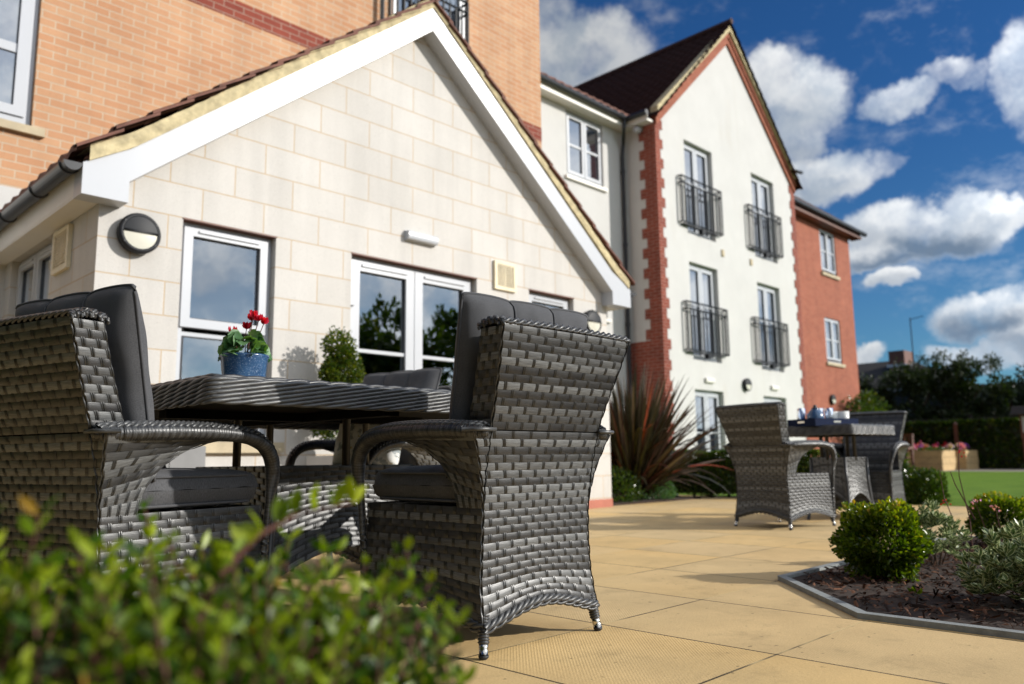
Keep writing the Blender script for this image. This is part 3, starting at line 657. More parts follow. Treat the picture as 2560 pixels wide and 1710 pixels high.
for fx in (0, 1):
    mb = MB(); mb2 = MB(); z = -.1; i = 0
    X0 = bx0 if fx == 0 else bx1
    while z < 7.6:
        w = (.17 if i % 2 == 0 else .27)+random.uniform(-.012, .012); h = min(.213, 7.62-z)
        if fx == 0:
            mb.add([(X0-.012, YB-.012, z), (X0+w, YB-.012, z), (X0+w, YB-.012, z+h), (X0-.012, YB-.012, z+h)], [(0, 1, 2, 3)])
            mb.box(X0+w-.001, X0+w, YB-.012, YB, z, z+h); mb2.box(X0-.016, X0-.002, YB-.012, YB+(.40 if i % 2 == 0 else .28), z, z+h)
        else: mb.box(X0-w, X0+.012, YB-.012, YB-.001, z, z+h)
        z += .213; i += 1
    mb.build('quoin', 'red', gb)
    if fx == 0: mb2.build('quoin', 'redy', gb)
mb = MB()      # brick corbelling up both rakes, then a pale mortar verge
vg = MB(); rf = MB()
for sg in (-1, 1):
    e = bc+sg*3.19; s_ = (10.85-7.62)/3.19
    for w0, w1, pr in ((0, .30, .05), (.17, .30, .085)):
        P = [(e, YB-.001, 7.62+w0-.22), (bc, YB-.001, 10.85+w0-.42), (bc, YB-.001, 10.85+w1-.42), (e, YB-.001, 7.62+w1-.22)]
        mb.prism(P, (0, -pr, 0))
    vg.prism([(e+sg*.06, YB+.05, 7.60+.06), (bc, YB+.05, 10.85-.12), (bc, YB+.05, 10.85+.02), (e+sg*.06, YB+.05, 7.60+.18)], (0, -.19, 0))
    # roof slopes: lapped courses
    L = 3.35; nc = 17
    for k in range(nc):
        x0 = bc+sg*(L-k*L/nc); z0 = 10.93-(L-k*L/nc)*s_; x1 = bc+sg*(L-(k+1.2)*L/nc); z1 = 10.93-(L-(k+1.2)*L/nc)*s_-.03
        ye = 15.0
        ys = np.arange(YB-.20, ye, .12 if True else .3); w = .022*np.sin(ys/.24*2*math.pi+.6)
        rf.grid(np.stack([np.stack([np.full(len(ys), xx), ys, zz+w], -1) for xx, zz in ((x0, z0-.02), (x0, z0+.02), (x1, z1))]))
mb.build('brick_corbel', 'wing', gb); vg.build('verge', 'mortar', gb)
rf.build('roof', 'pantile', gb, True)
mb = MB()
ridge = [(bc, y, 10.96) for y in np.arange(YB-.2, 15, .45)]
mb.tube(ridge, .07, 8); mb.build('ridge_tile', 'darktile', gb)
mr = MB(); nc = 14
for k in range(nc):
    y0 = YW-.28+k*.33; z0 = 7.72+k*.33*.70; xs = np.arange(8.0, 16.5, .06); w = .022*np.sin(xs/.24*2*math.pi)
    mr.grid(np.stack([np.stack([xs, np.full(len(xs), yy), zz+w], -1) for yy, zz in ((y0, z0-.015), (y0, z0+.02), (y0+.4, z0+.4*.70-.02))]))
mr.build('roof', 'tile', gb, True)
mb = MB(); mb.box(8.14, 13.4, YW-.22, YW-.002, 7.45, 7.50); mb.box(8.14, 13.4, YW-.24, YW-.221, 7.45, 7.64); mb.box(13.2, 13.405, YB+.02, YW-.24, 7.45, 7.50); mb.box(13.18, 13.199, YB+.02, YW-.24, 7.45, 7.62); mb.build('fascia', 'soffit', gb)
mb = MB(); mb.tube([(8.14, YW-.30, 7.63), (13.15, YW-.30, 7.60)], .062, 10); mb.tube([(13.12, YB-.02, 7.60), (13.12, YW-.3, 7.60)], .055, 10)
mb.tube([(13.05, YW-.30, 7.57), (13.05, YW-.28, 7.40), (13.25, YW-.10, 7.12), (13.25, YW-.07, 6.9), (13.25, YW-.07, -.1)], .04, 10)
for z in (1.5, 3.2, 4.9, 6.5): mb.tube([(13.25, YW-.07, z), (13.25, YW-.07, z+.06)], .052, 10)
mb.build('gutter', 'black', gb)
for x0, z0 in ((8.61, 6.07), (11.51, 3.32)):
    casement(gb, 'window', x0, x0+(1.08 if x0 < 9 else 1.14), z0, z0+1.32, YW+.04, [(x0+.04, x0+.53, z0+.04, z0+1.28, True), (x0+.56, x0+1.04, z0+.04, z0+1.28, True)], 'farglass', .05, .065, bars=[(x0+.09, x0+.48, z0+.63, z0+.675), (x0+.61, x0+.99, z0+.63, z0+.675)], vent=False)
WB = casement(gb, 'window', 11.51, 12.65, 6.07, 7.39, YW+.04, [(11.55, 12.07, 6.11, 7.35, True), (12.09, 12.61, 6.11, 7.35, True)], 'farglass', .05, .065, bars=[(11.6, 12.02, 6.70, 6.745), (12.13, 12.56, 6.70, 6.745)], vent=False)
mb = MB()
for h in WH: mb = MB(); mb.box(h[0]-.07, h[1]+.07, YW-.06, YW+.09, h[2]-.07, h[2]-.001); mb.build('sill', 'soffit', gb)
for i, (a, b, c, d) in enumerate(GH):
    m_ = (a+b)/2
    casement(gb, 'french_door', a+.004, b-.004, c+.004, d-.004, YB+.115, [(a+.05, m_-.006, c+.04, d-.05, True), (m_+.006, b-.05, c+.04, d-.05, True)], 'farglass', .05, .08, bars=[(a+.13, m_-.08, d-.92, d-.885), (m_+.08, b-.13, d-.92, d-.885)], vent=False)
for h in heads[1:]:
    for (x0, x1) in ((14.20, 15.84), (17.12, 18.76)): juliet(gb, x0, x1, h-1.94, h-.92, YB, .2)
mb = MB()
for x, z in ((15.93, 5.10), (17.24, 5.11)): mb = MB(); mb.box(x-.05, x+.05, YB-.03, YB-.001, z-.09, z+.06); mb.build('overflow_vent', 'stone', gb)
for h_, lab in ((15.08, 'pale oblong light above the left ground floor door of the white gable'), (18.03, 'pale oblong light above the right ground floor door of the white gable')):
    emlight(h_, YB, 2.12, .34, .11, .06, lab, 'soffit')
t = thing('security_lamp', 'small white floodlight under the eaves beside the brick quoin', 'lamp', (13.0, YB+.3, 7.38))
mb = MB(); mb.lathe([(0, 0), (.06, 0), (.075, .05), (.075, .14), (.05, .16), (0, .16)], (13.33, YB+.35, 7.36), 14, 'x'); mb.V = [v-np.array([.12, 0, 0]) for v in mb.V]; mb.build('lamp_head', 'white', t, True)
mb = MB(); mb.box(13.34, 13.41, YB+.33, YB+.37, 7.33, 7.39); mb.build('bracket', 'white', t)

# red brick wing
YR = 9.85
rw = thing('red_brick_wing', 'two window red brick wing beyond the cream gable', 'building', (22.5, YR, 0))
RH = [(23.26, 24.37, 5.98, 7.36), (23.20, 24.30, 3.24, 4.60)]
mb = MB(); wall_y(mb, 19.78, 25.45, -.3, 7.4, YR, RH, .10); mb.build('wall', 'wing', rw)
mb = MB(); wall_x(mb, YR, 16, -.3, 7.4, 25.45); wall_x(mb, YB, YR, -.3, 7.62, 19.78); mb.build('side_wall', 'redy', rw)
for (a, b, c, d) in RH:
    m_ = (a+b)/2
    casement(rw, 'window', a, b, c+.0, d, YR+.04, [(a+.04, m_-.005, c+.10, d-.04, True), (m_+.005, b-.04, c+.10, d-.04, True)], 'farglass', .05, .06, bars=[(a+.1, m_-.06, (c+d)/2, (c+d)/2+.045), (m_+.06, b-.1, (c+d)/2, (c+d)/2+.045)], vent=False)
mb = MB()
for h in RH: mb = MB(); mb.box(h[0]-.08, h[1]+.08, YR-.06, YR+.09, h[2]-.09, h[2]-.001); mb.build('sill', 'stone', rw)
mb = MB(); mb.box(19.8, 25.8, YR-.3, YR+.02, 7.41, 7.5); mb.build('eaves', 'brown_wood', rw)
mb = MB(); mb.tube([(19.8, YR-.36, 7.6), (25.95, YR-.36, 7.58)], .075, 10); mb.tube([(20.05, YR-.36, 7.5), (20.1, YR-.1, 7.1), (20.1, YR-.06, 5.3)], .04, 8); mb.tube([(19.8, YB-.1, 8.0), (20.15, YB-.1, 8.05)], .05, 8); mb.build('gutter', 'black', rw)
mb = MB()
for k in range(12):
    y0 = YR-.33+k*.33; z0 = 7.66+k*.33*.80
    mb.grid(np.array([[(19.7, y0, z0), (26.0, y0, z0)], [(19.7, y0, z0+.03), (26.0, y0, z0+.03)], [(19.7, y0+.4, z0+.31), (26.0, y0+.4, z0+.31)]]))
mb.ngon([(25.99, YR-.33, 7.6), (25.99, 14, 11.0), (25.99, 18, 7.6)]); mb.build('roof', 'darktile', rw)

# ------------------------------------------------------------------ wicker
def fgrid(f, U, V):
    P = f(U, V); e = 1e-3
    Tu = (f(np.clip(U+e, 0, 1), V)-f(np.clip(U-e, 0, 1), V)); Tv = (f(U, np.clip(V+e, 0, 1))-f(U, np.clip(V-e, 0, 1)))
    Nn = np.cross(Tu, Tv); Nn /= np.linalg.norm(Nn, axis=-1, keepdims=True)+1e-12
    Tu = Tu/(np.linalg.norm(Tu, axis=-1, keepdims=True)+1e-12); return P, Nn, Tu
def weave(ws, wc, f, nb, nr, A=.0025, flip=1, seed=1, pn=9):
    """ws: strand builder, wc: core builder; f(u,v) surface; flat strands run in u over pairs of thin stakes in v"""
    rg = np.random.default_rng(seed); tone = rg.choice([.08, .16, .3, .55, .8, .95], nr, p=[.22, .2, .13, .13, .16, .16])
    for j in range(nr):
        ph = .5*(j % 2); n = nb*pn+1; u = np.linspace(0, 1, n); t = (u*nb-ph) % 1; d = np.minimum(t, 1-t)
        s = np.clip((d-.035)/.10, 0, 1); s = s*s*(3-2*s); h = A*(.72*s+.34*np.sin(math.pi*t)*s)-.0006
        w = np.linspace(-1, 1, 5); U, Wv = np.meshgrid(u, w, indexing='ij'); V = (j+.5+.488*Wv*(1-.12*(1-s[:, None])))/nr
        V = np.clip(V+rg.normal(0, .012/nr, (n, 1))*0, 0, 1)
        P, Nn, Tu = fgrid(f, U, V)
        H = (h[:, None]*(1-.22*Wv**2)-.0009*Wv**6)
        P = P+flip*Nn*H[..., None]
        blk = np.floor(u*nb-ph+.0).astype(int); jit = rg.normal(0, .07, nb+3)[blk+1]
        Lm = np.linalg.norm(np.diff(P[:, 2], axis=0), axis=1).sum()
        suv = np.stack([U*Lm+blk[:, None]*3.1, Wv*.01+j*.37, np.zeros_like(U)], -1)
        ws.grid(P, np.clip(tone[j]+jit, 0, 1)[:, None]*np.ones((1, 5)), suv)
    m = nr*4+1; v = np.linspace(0, 1, m); jj = np.clip((v*nr-1e-6).astype(int), 0, nr-1)
    fr = v*nr-jj; edge = np.clip(np.minimum(fr, 1-fr)/.25, 0, 1)
    for i in range(2*nb+1):
        vis = (jj % 2) == (i % 2); h = np.where(vis, A*.20+A*.42*edge, -.0012)
        uc = i/(2*nb)
        for off in (-.0029, .0029):
            U = np.full((m, 1), uc); P, Nn, Tu = fgrid(f, U, v[:, None])
            P, Nn, Tu = P[:, 0], Nn[:, 0], Tu[:, 0]
            G = np.stack([P+Tu*(off+k*.0024)+flip*Nn*(h+hh)[:, None] for k, hh in ((-1, 0), (0, .0019), (1, 0))], 1)
            Z = np.stack([np.broadcast_to(v[:, None], (m, 3)), np.zeros((m, 3)), np.zeros((m, 3))], -1)
            wc.grid(G, .12, Z)  # low stake tone paints in the dark gaps between strands
    U, V = np.meshgrid(np.linspace(0, 1, 12), np.linspace(0, 1, max(6, nr)), indexing='ij')
    P, Nn, _ = fgrid(f, U, V); wc.grid(P-flip*Nn*.0035, .0)  # dark backing sheet blocks light and stands in for shade behind the weave
def rope(mb, P, rad, strands=2, pitch=.05, k=5, tone=.5, phase=0., seg=10, seed=0, flat=1.0, up=(0, 0, 1)):
    P = np.asarray(P, float); L = np.concatenate([[0], np.cumsum(np.linalg.norm(np.diff(P, axis=0), axis=1))])
    n = max(6, int(L[-1]/pitch*seg)); s = np.linspace(0, L[-1], n); Q = np.stack([np.interp(s, L, P[:, i]) for i in range(3)], -1)
    T = np.gradient(Q, axis=0); T /= np.linalg.norm(T, axis=1, keepdims=True)+1e-12
    A = np.cross(T, np.array(up, float)); A /= np.linalg.norm(A, axis=1, keepdims=True)+1e-9; B = np.cross(A, T)
    rg = np.random.default_rng(seed)
    for q in range(strands):
        a = 2*math.pi*(s/pitch+q/strands+phase)
        C = Q+A*(rad*.55*np.cos(a))[:, None]+B*(rad*.62*flat*np.sin(a))[:, None]
        mb.tube(C, rad*.62, k, tone=float(np.clip(tone+rg.normal(0, .12), 0, 1)), caps=False, up=up)

def zr(z): return np.interp(z, [.05, .09, .18, .28, .37, .47, .59, .69, .76, .83, .86], [-.016, -.01, .003, .004, 0, -.013, -.042, -.078, -.105, -.128, -.135])
def hwf(z): return np.interp(z, [.05, .09, .18, .28, .37, .47, .59, .69, .76, .83, .86], [.230, .227, .221, .215, .214, .217, .221, .235, .249, .262, .266])
def flare(z):
    t = np.clip((z-.36)/(.572-.36), 0, 1); return hwf(np.minimum(z, .37))+.066*t**1.6
DEP = .50
def hem(u): return .082+.045*np.sin(math.pi*np.clip(u, 0, 1))**1.3
def build_chair():
    root = thing('wicker_armchair', 'chair', 'armchair', local=True)
    def panels(name, specs):
        ws, wc = MB(), MB()
        for s in specs: weave(ws, wc, **s)
        o = ws.build(name, 'wicker', root, True); c = wc.build('stake', 'wickerdk', o, True); c.matrix_parent_inverse = Matrix(); o.matrix_parent_inverse = Matrix(); return o
    # ---- base shell
    def rear(u, v):
        z = .095+.48*v+(hem(u)-.095)*(1-v)**5; return np.stack([(2*u-1)*flare(z), zr(z)-.004*np.cos((2*u-1)*1.5), z], -1)
    def side(sg):
        def f(u, v):
            z = .095+.28*v+(hem(u)-.095)*(1-v)**3; y0 = zr(z); return np.stack([sg*(hwf(z)*(1-u)+(.222+.01*(1-v))*u), y0+(DEP+.012*(1-v)-y0)*u, z], -1)
        return f
    def front(u, v):
        z = .095+.28*v+(hem(u)-.095)*(1-v)**3; return np.stack([(2*u-1)*(.222+.01*(1-v)), DEP+.012*(1-v)+0*u, z], -1)
    panels('base', [dict(f=rear, nb=8, nr=23, flip=1, seed=3), dict(f=side(1), nb=9, nr=13, flip=1, seed=5), dict(f=side(-1), nb=9, nr=13, flip=-1, seed=6), dict(f=front, nb=8, nr=13, flip=-1, seed=8)])
    # ---- backrest
    def uback(u, v):
        z = .578+(.845-.578)*v; return np.stack([(2*u-1)*hwf(z), zr(z)-.004*np.cos((2*u-1)*1.5), z], -1)
    def fback(u, v):
        z = .378+(.845-.378)*v; return np.stack([(2*u-1)*(hwf(z)-.004), zr(z)+.095-.02*v+.0*u, z], -1)
    def strip(sg):
        def f(u, v):
            z = .372+(.84-.372)*v; return np.stack([sg*hwf(z)+0*u, zr(z)+(.097-.02*v)*u, z], -1)
        return f
    panels('backrest', [dict(f=uback, nb=8, nr=13, seed=11), dict(f=fback, nb=8, nr=21, flip=-1, seed=12), dict(f=strip(1), nb=2, nr=22, flip=1, seed=13), dict(f=strip(-1), nb=2, nr=22, flip=-1, seed=14)])
    # ---- arms with gusset
    for sg in (1, -1):
        def gus(u, v, sg=sg):
            z = .372+.198*v
            A = np.stack([flare(z), zr(z), z], -1)
            t = v; b = ((1-t)**2)[..., None]*np.array([.216, .095, .372])+(2*t*(1-t))[..., None]*np.array([.222, .125, .545])+(t**2)[..., None]*np.array([.272, .36, .568])
            P = A*(1-u[..., None])+b*u[..., None]; return P*np.array([sg, 1, 1])
        ws, wc = MB(), MB(); weave(ws, wc, gus, 4, 9, flip=sg, seed=21)
        cp = np.array([(.235, -.046, .570), (.272, .0, .577), (.280, .12, .581), (.281, .25, .583), (.279, .36, .582), (.274, .44, .570), (.266, .495, .538), (.254, .523, .49), (.243, .528, .43), (.234, .520, .375), (.230, .512, .30), (.232, .508, .10)])
        s = np.linspace(0, len(cp)-1, 420); P = np.stack([np.interp(s, np.arange(len(cp)), cp[:, i]) for i in range(3)], -1)
        for _ in range(14): P[1:-1] = (P[:-2]+2*P[1:-1]+P[2:])/4
        for _ in range(30): P[8:-8] = (P[:-16]+2*P[8:-8]+P[16:])/4
        k = np.arange(420); rad = np.interp(k/419, [0, .03, .3, .55, .75, 1], [.012, .030, .029, .024, .018, .011])*(1+.07*np.sin(k*2*math.pi/2.9))
        am = MB(); am.tube(P*np.array([sg, 1, 1]), rad, 12, tone=np.clip(.35+.25*np.sin(k*.9)+RNG.normal(0, .1, 420), 0, 1), flat=.72)
        q = P[6:250]; rope(am, (q+np.array([0, 0, .019]))*np.array([sg, 1, 1]), .009, 3, .045, tone=.65, seed=4)
        rope(am, (q+np.array([-.012, 0, .016]))*np.array([sg, 1, 1]), .008, 2, .04, tone=.5, seed=5)
        rope(am, (q+np.array([.013, 0, .015]))*np.array([sg, 1, 1]), .008, 2, .04, tone=.5, seed=6)
        a = am.build('arm', 'rope', root, True); g = ws.build('gusset', 'wicker', a, True); c = wc.build('gusset_core', 'wickerdk', a, True)
        for o in (a, g, c): o.matrix_parent_inverse = Matrix()
    # ---- braids: hem round the base, roll along the top
    mb = MB(); path = []
    for n, (p, q) in enumerate((((-.229, -.014), (.229, -.014)), ((.229, -.014), (.234, .514)), ((.234, .514), (-.234, .514)), ((-.234, .514), (-.229, -.014)))):
        for t in np.linspace(0, 1, 24, endpoint=False): path.append((p[0]+(q[0]-p[0])*t, p[1]+(q[1]-p[1])*t, hem(t)-.006))
    path.append(path[0]); rope(mb, path, .0098, 3, .075, tone=.6, seed=9)
    path2 = [(x, y, z-.012) for x, y, z in path]; rope(mb, path2, .0075, 2, .07, tone=.45, seed=10)
    b = mb.build('hem_braid', 'rope', root, True); b.matrix_parent_inverse = Matrix(); mb = MB()
    xs = np.linspace(-.266, .266, 50)
    for i, dy in enumerate(np.linspace(-.132, -.045, 9)):
        zz = .851+.010*math.sin(math.pi*i/8)
        P = [(-.262, dy, .80 if False else zz-.012)]+[(x, dy, zz+.004*math.cos(x*5)) for x in xs]+[(.262, dy, zz-.012)]
        rope(mb, P, .0078, 2, .052, tone=.55, phase=i*.27, seed=20+i)
    for sg in (-1, 1):
        mb.tube([(sg*x, y, .578) for x, y in ((.215, -.05), (.26, -.056), (.288, -.045), (.292, -.01))], .006, 6, tone=.6)
    b = mb.build('top_braid', 'rope', root, True); b.matrix_parent_inverse = Matrix()
    mb = MB(); mb.box(-.21, .21, .02, .49, .355, .372); o = mb.build('seat', 'wickerdk', root); o.matrix_parent_inverse = Matrix()
    for x, y in ((-.215, .0), (.215, .0), (-.215, .49), (.215, .49)):
        n = 60; z = np.linspace(.105, .036, n); sp = (.105-z)*.14
        P = np.stack([x+np.sign(x)*sp, y+(1 if y > .2 else -1)*sp, z], -1)
        mb = MB(); mb.tube(P, .0145*(1+.10*np.sin(np.arange(n)*2*math.pi/6)), 14, tone=.3)
        l = mb.build('leg', 'rope', root, True); l.matrix_parent_inverse = Matrix()
        ex, ey = P[-1, 0], P[-1, 1]; dx, dy = np.sign(x)*.005, (1 if y > .2 else -1)*.005
        mb = MB(); mb.tube([(ex, ey, .038), (ex+dx*.3, ey+dy*.3, .026), (ex+dx, ey+dy, .010)], [.0122, .0122, .0118], 16); c = mb.build('foot_cap', 'chrome', l, True); c.matrix_parent_inverse = Matrix()
        mb = MB(); mb.tube([(ex+dx, ey+dy, .011), (ex+dx, ey+dy, .005), (ex+dx, ey+dy, .0005)], [.0135, .0130, .008], 14); c = mb.build('rubber_foot', 'rubber', l, True); c.matrix_parent_inverse = Matrix()
    return root
def pillow_mesh(W0, W1, H, T, chan=3, n=60, m=40, pip=True, sag=.0):
    """upright cushion: u across, v up; thickness channelled"""
    mb = MB(); u = np.linspace(0, 1, n); v = np.linspace(0, 1, m); U, V = np.meshgrid(u, v, indexing='ij')
    ww = W0+(W1-W0)*V; X = (U-.5)*ww
    cu = np.abs(np.sin(math.pi*U*chan))**.30; e = (1-np.abs(2*V-1)**6)**.5; eu = (1-np.abs(2*U-1)**10)**.5
    th = T/2*(.58+.42*cu)*np.maximum(e, .0)*np.maximum(eu, 0)
    th = th*(1+.06*np.sin(V*19+U*7)+.05*np.sin(U*31+V*5)*cu)
    Z = V*H-(1-cu)*.010*V**8*1.0+sag*0
    F = np.stack([X, -th, Z], -1); B = np.stack([X, th, Z], -1)
    S = np.stack([X, Z, 0*X], -1)
    mb.grid(F, .5, S); mb.grid(B[::-1], .5, S[::-1])
    pp = MB(); P = [F[i, 0] for i in range(n)]+[F[-1, j] for j in range(1, m)]+[F[i, -1] for i in range(n-2, -1, -1)]+[F[0, j] for j in range(m-2, -1, -1)]
    pp.tube(P, .0045, 6, caps=False)
    for c in range(1, chan):
        i = int(round(c/chan*(n-1))); pp.tube([F[i, j]+np.array([0, -.003, 0]) for j in range(m)], .003, 5); pp.tube([B[i, j]+np.array([0, .003, 0]) for j in range(m)], .003, 5)
    return mb, pp
def build_cushions():
    bc_ = thing('back_cushion', 'x', 'cushion', local=True); mb, pp = pillow_mesh(.42, .53, .512, .095)
    # lean it with the backrest
    Mx = Matrix.Translation((0, .150, .455)) @ Matrix.Rotation(R(14.5), 4, 'X')
    for b in (mb, pp): b.V = [v@np.array(Mx.to_3x3()).T+np.array(Mx.translation) for v in b.V]
    a = mb.build('cover', 'fabric', bc_, True); b = pp.build('piping', 'fabric', bc_, True)
    for o in (a, b): o.matrix_parent_inverse = Matrix()
    sc_ = thing('seat_cushion', 'x', 'cushion', local=True)
    mb = MB(); n, m = 50, 44; u = np.linspace(-1, 1, n); v = np.linspace(-1, 1, m); U, V = np.meshgrid(u, v, indexing='ij')
    k = (1-np.abs(U)**9)**.5*(1-np.abs(V)**9)**.5; X = U*.208; Y = .275+V*.232
    top = .428+.052*k**.42+.008*np.cos(U*1.5)*np.cos(V*1.5)+.0035*np.sin(U*17+V*4+np.sin(V*9))*np.clip(np.abs(V)-.4, 0, 1)+.003*np.sin(V*15+3*U)*np.clip(np.abs(U)-.5, 0, 1); bot = .428-.050*k**.42
    S = np.stack([X, Y, 0*X], -1)
    side = np.stack([X, Y, top], -1); mb.grid(side, .5, S); mb.grid(np.stack([X, Y, bot], -1)[::-1], .5, S[::-1])
    pp = MB()
    for zz in (.464, .388):
        a = np.linspace(0, 2*math.pi, 90); c, s = np.cos(a), np.sin(a); e = 2/9
        P = np.stack([.204*np.sign(c)*np.abs(c)**e, .275+.228*np.sign(s)*np.abs(s)**e, np.full(90, zz)], -1); pp.tube(P, .004, 6, caps=False)
    a = mb.build('cover', 'fabric', sc_, True); b = pp.build('piping', 'fabric', sc_, True)
    for o in (a, b): o.matrix_parent_inverse = Matrix()
    return bc_, sc_
chair0 = build_chair(); bcu, scu = build_cushions(); first = {'c': True, 'u': True}
def place(root, key, x, y, deg, label, group):
    o = root if first.get(key, True) else dup(root); first[key] = False
    o.location = (x, y, 0); o.rotation_euler = (0, 0, R(deg-90)); return tag(o, label, None, group)
CG, UG, SG = 'grey wicker armchairs on the patio', 'charcoal back cushions on the armchairs', 'charcoal seat cushions on the armchairs'
chairs = [(1.67, 1.555, 90, 'grey wicker armchair seen from behind at the near side of the big table', 'nearest'),
          (.637, 2.308, 15, 'grey wicker armchair at the left edge of the photo, back in shade', 'left'),
          (2.50, 3.25, 190, 'grey wicker armchair across the big table with a floral pillow on it', 'across'),
          (3.45, 3.95, 185, 'grey wicker armchair standing beyond the table, mostly hidden behind the nearest chair', 'hidden'),
          (5.315, 2.79, -9, 'grey wicker armchair without cushions seen from behind at the far table', None),
          (7.06, 2.66, 188, 'grey wicker armchair without cushions on the far side of the far table', None)]
# cushions are copied before being moved
for i, (x, y, d, lab, w) in enumerate(chairs):
    place(chair0, 'chair', x, y, d, lab, CG)
    if w:
        where = {'nearest': 'the armchair seen from behind beside the big table', 'left': 'the shaded armchair at the left edge', 'across': 'the armchair across the big table, behind the floral pillow', 'hidden': 'the mostly hidden armchair beyond the table'}[w]
        place(bcu, 'bc', x, y, d, 'charcoal channelled back cushion in '+where, UG)
        place(scu, 'sc', x, y, d, 'charcoal seat cushion in '+where, SG)
# floral pillow
t = thing('throw_pillow', 'white floral throw pillow leaning in the armchair across the big table', 'pillow', (2.15, 3.10, .47), R(108), local=True)
mb, pp = pillow_mesh(.36, .36, .32, .11, 1); Mx = Matrix.Rotation(R(18), 4, 'X')
for b in (mb,): b.V = [v@np.array(Mx.to_3x3()).T for v in b.V]
o = mb.build('cover', 'floral', t, True); o.matrix_parent_inverse = Matrix()

# ------------------------------------------------------------------ tables
def build_table(half, zt, bh, rows, label, loc, rz):
    t = thing('wicker_table', label, 'table', loc, rz, group='wicker dining tables on the patio', local=True)
    e = .02; h = half-e
    a = np.linspace(0, math.pi/2, 5)
    per = []
    for cx, cy, a0 in ((h, -h, -math.pi/2), (h, h, 0), (-h, h, math.pi/2), (-h, -h, math.pi)):
        for q in a: per.append((cx+e*math.cos(a0+q), cy+e*math.sin(a0+q)))
    per.append(per[0]); mb = MB(); pr = []
    for (p, q) in zip(per[:-1], per[1:]):
        n = max(2, int(math.dist(p, q)/.05))
        for k in range(n): pr.append((p[0]+(q[0]-p[0])*k/n, p[1]+(q[1]-p[1])*k/n))
    pr.append(pr[0])
    for i in range(rows):
        z = zt-.010-i*.0128
        rope(mb, [(x, y, z) for x, y in pr], .0102, 3, .22, tone=.8, phase=i*.37, seed=i, k=5, seg=20)
    rope(mb, [(x*.985, y*.985, zt-.002) for x, y in pr], .0095, 3, .20, tone=.7, seed=40, seg=14)
    o = mb.build('edge_braid', 'rope', t, True); o.matrix_parent_inverse = Matrix()
    mb = MB(); mb.box(-h, h, -h, h, zt-.014, zt-.006); o = mb.build('glass_top', 'clear', t); o.matrix_parent_inverse = Matrix()
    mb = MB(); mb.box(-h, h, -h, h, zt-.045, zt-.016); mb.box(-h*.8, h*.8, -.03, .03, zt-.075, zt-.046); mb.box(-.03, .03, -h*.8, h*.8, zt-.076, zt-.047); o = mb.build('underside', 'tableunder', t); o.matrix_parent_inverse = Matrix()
    ws, wc = MB(), MB(); zb = .485
    b = bh
    for q in range(4):
        ca, sa = math.cos(q*math.pi/2), math.sin(q*math.pi/2)
        def f(u, v, ca=ca, sa=sa):
            zz = .11+.10*np.sin(math.pi*u)+(zb-.11-.10*np.sin(math.pi*u))*v; bb = b*(1+.10*(1-v)**2-.05*np.sin(math.pi*v)); x = (2*u-1)*bb; y = -bb
            return np.stack([x*ca-y*sa, x*sa+y*ca, zz], -1)
        weave(ws, wc, f, max(3, int(b*2/.062)), 17, seed=31+q)
    o = ws.build('base_panel', 'wicker', t, True); o.matrix_parent_inverse = Matrix(); c = wc.build('stake', 'wickerdk', o, True); c.matrix_parent_inverse = Matrix()
    for q in range(4):
        ca, sa = math.cos(q*math.pi/2), math.sin(q*math.pi/2)
        x, y = b*.95*sa, -b*.95*ca
        mb = MB(); mb.tube([(x, y, zb-.02), (x, y, zt-.02)], .0145, 10, tone=.0); o = mb.build('post', 'rope', t, True); o.matrix_parent_inverse = Matrix()  # lowest tone paints the posts as dark as the shade around them
        x, y = b*(sa+ca), b*(sa-ca)
        mb = MB(); mb.tube([(x*.97, y*.97, zb-.005), (x, y, .3), (x*1.06, y*1.06, .15), (x*1.22, y*1.22, .001)], .0135, 10, tone=.3); o = mb.build('leg', 'rope', t, True); o.matrix_parent_inverse = Matrix()
    return t
build_table(.70, .725, .29, 5, 'large square wicker table with braided edge, nearest the camera', (1.62, 2.72, 0), 0)
build_table(.31, .725, .15, 5, 'small wicker table farther off with a tea tray on it', (6.345, 2.66, 0), R(-9))

# pot of cyclamen
t = thing('cyclamen_pot', 'speckled blue glazed pot of red cyclamen on the big table', 'potted plant', (1.25, 2.50, .725))
c = (1.25, 2.50, .727)
mb = MB(); mb.lathe([(0, 0), (.058, 0), (.062, .004), (.070, .06), (.076, .115), (.080, .122), (.079, .128), (.072, .126), (.068, .108), (0, .106)], c, 48); mb.build('pot', 'blue', t, True)
def leafy(mb, P, D, L, W, tone, fold=.25, suvs=True, seg=3, roundness=.0, droop=.0):
    """leaves at P pointing along D (arrays)"""
    n = len(P); D = D/(np.linalg.norm(D, axis=1, keepdims=True)+1e-9); rv = RNG.normal(size=(n, 3))+np.array([0, 0, .0])
    S = np.cross(D, rv); S /= np.linalg.norm(S, axis=1, keepdims=True)+1e-9; Nn = np.cross(S, D)
    L = np.broadcast_to(L, (n,))[:, None]; W = np.broadcast_to(W, (n,))[:, None]
    rows = []; su = []
    for tt, w in ((0, .12), (.3, .85), (.62, 1.0), (1.0, .08)) if roundness < .5 else ((0, .25), (.22, .95), (.6, 1.05), (.95, .35)):
        c = P+D*L*tt-Nn*L*droop*tt*tt
        for s_ in (-1, 0, 1):
            rows.append(c+S*W*w*s_*.5+Nn*W*w*fold*abs(s_)); su.append(np.broadcast_to(np.array([tt, s_*(.35+.65*1), 0.]), (n, 3)))
    V = np.stack(rows, 1); SU = np.stack(su, 1); i = np.arange(n)*12; Q = []
    for r in range(3):
        for cc in range(2): a = r*3+cc; Q.append(np.stack([i+a, i+a+1, i+a+4, i+a+3], -1))
    mb.add(V.reshape(-1, 3), np.concatenate(Q), tone=np.repeat(tone, 12), suv=SU.reshape(-1, 3))
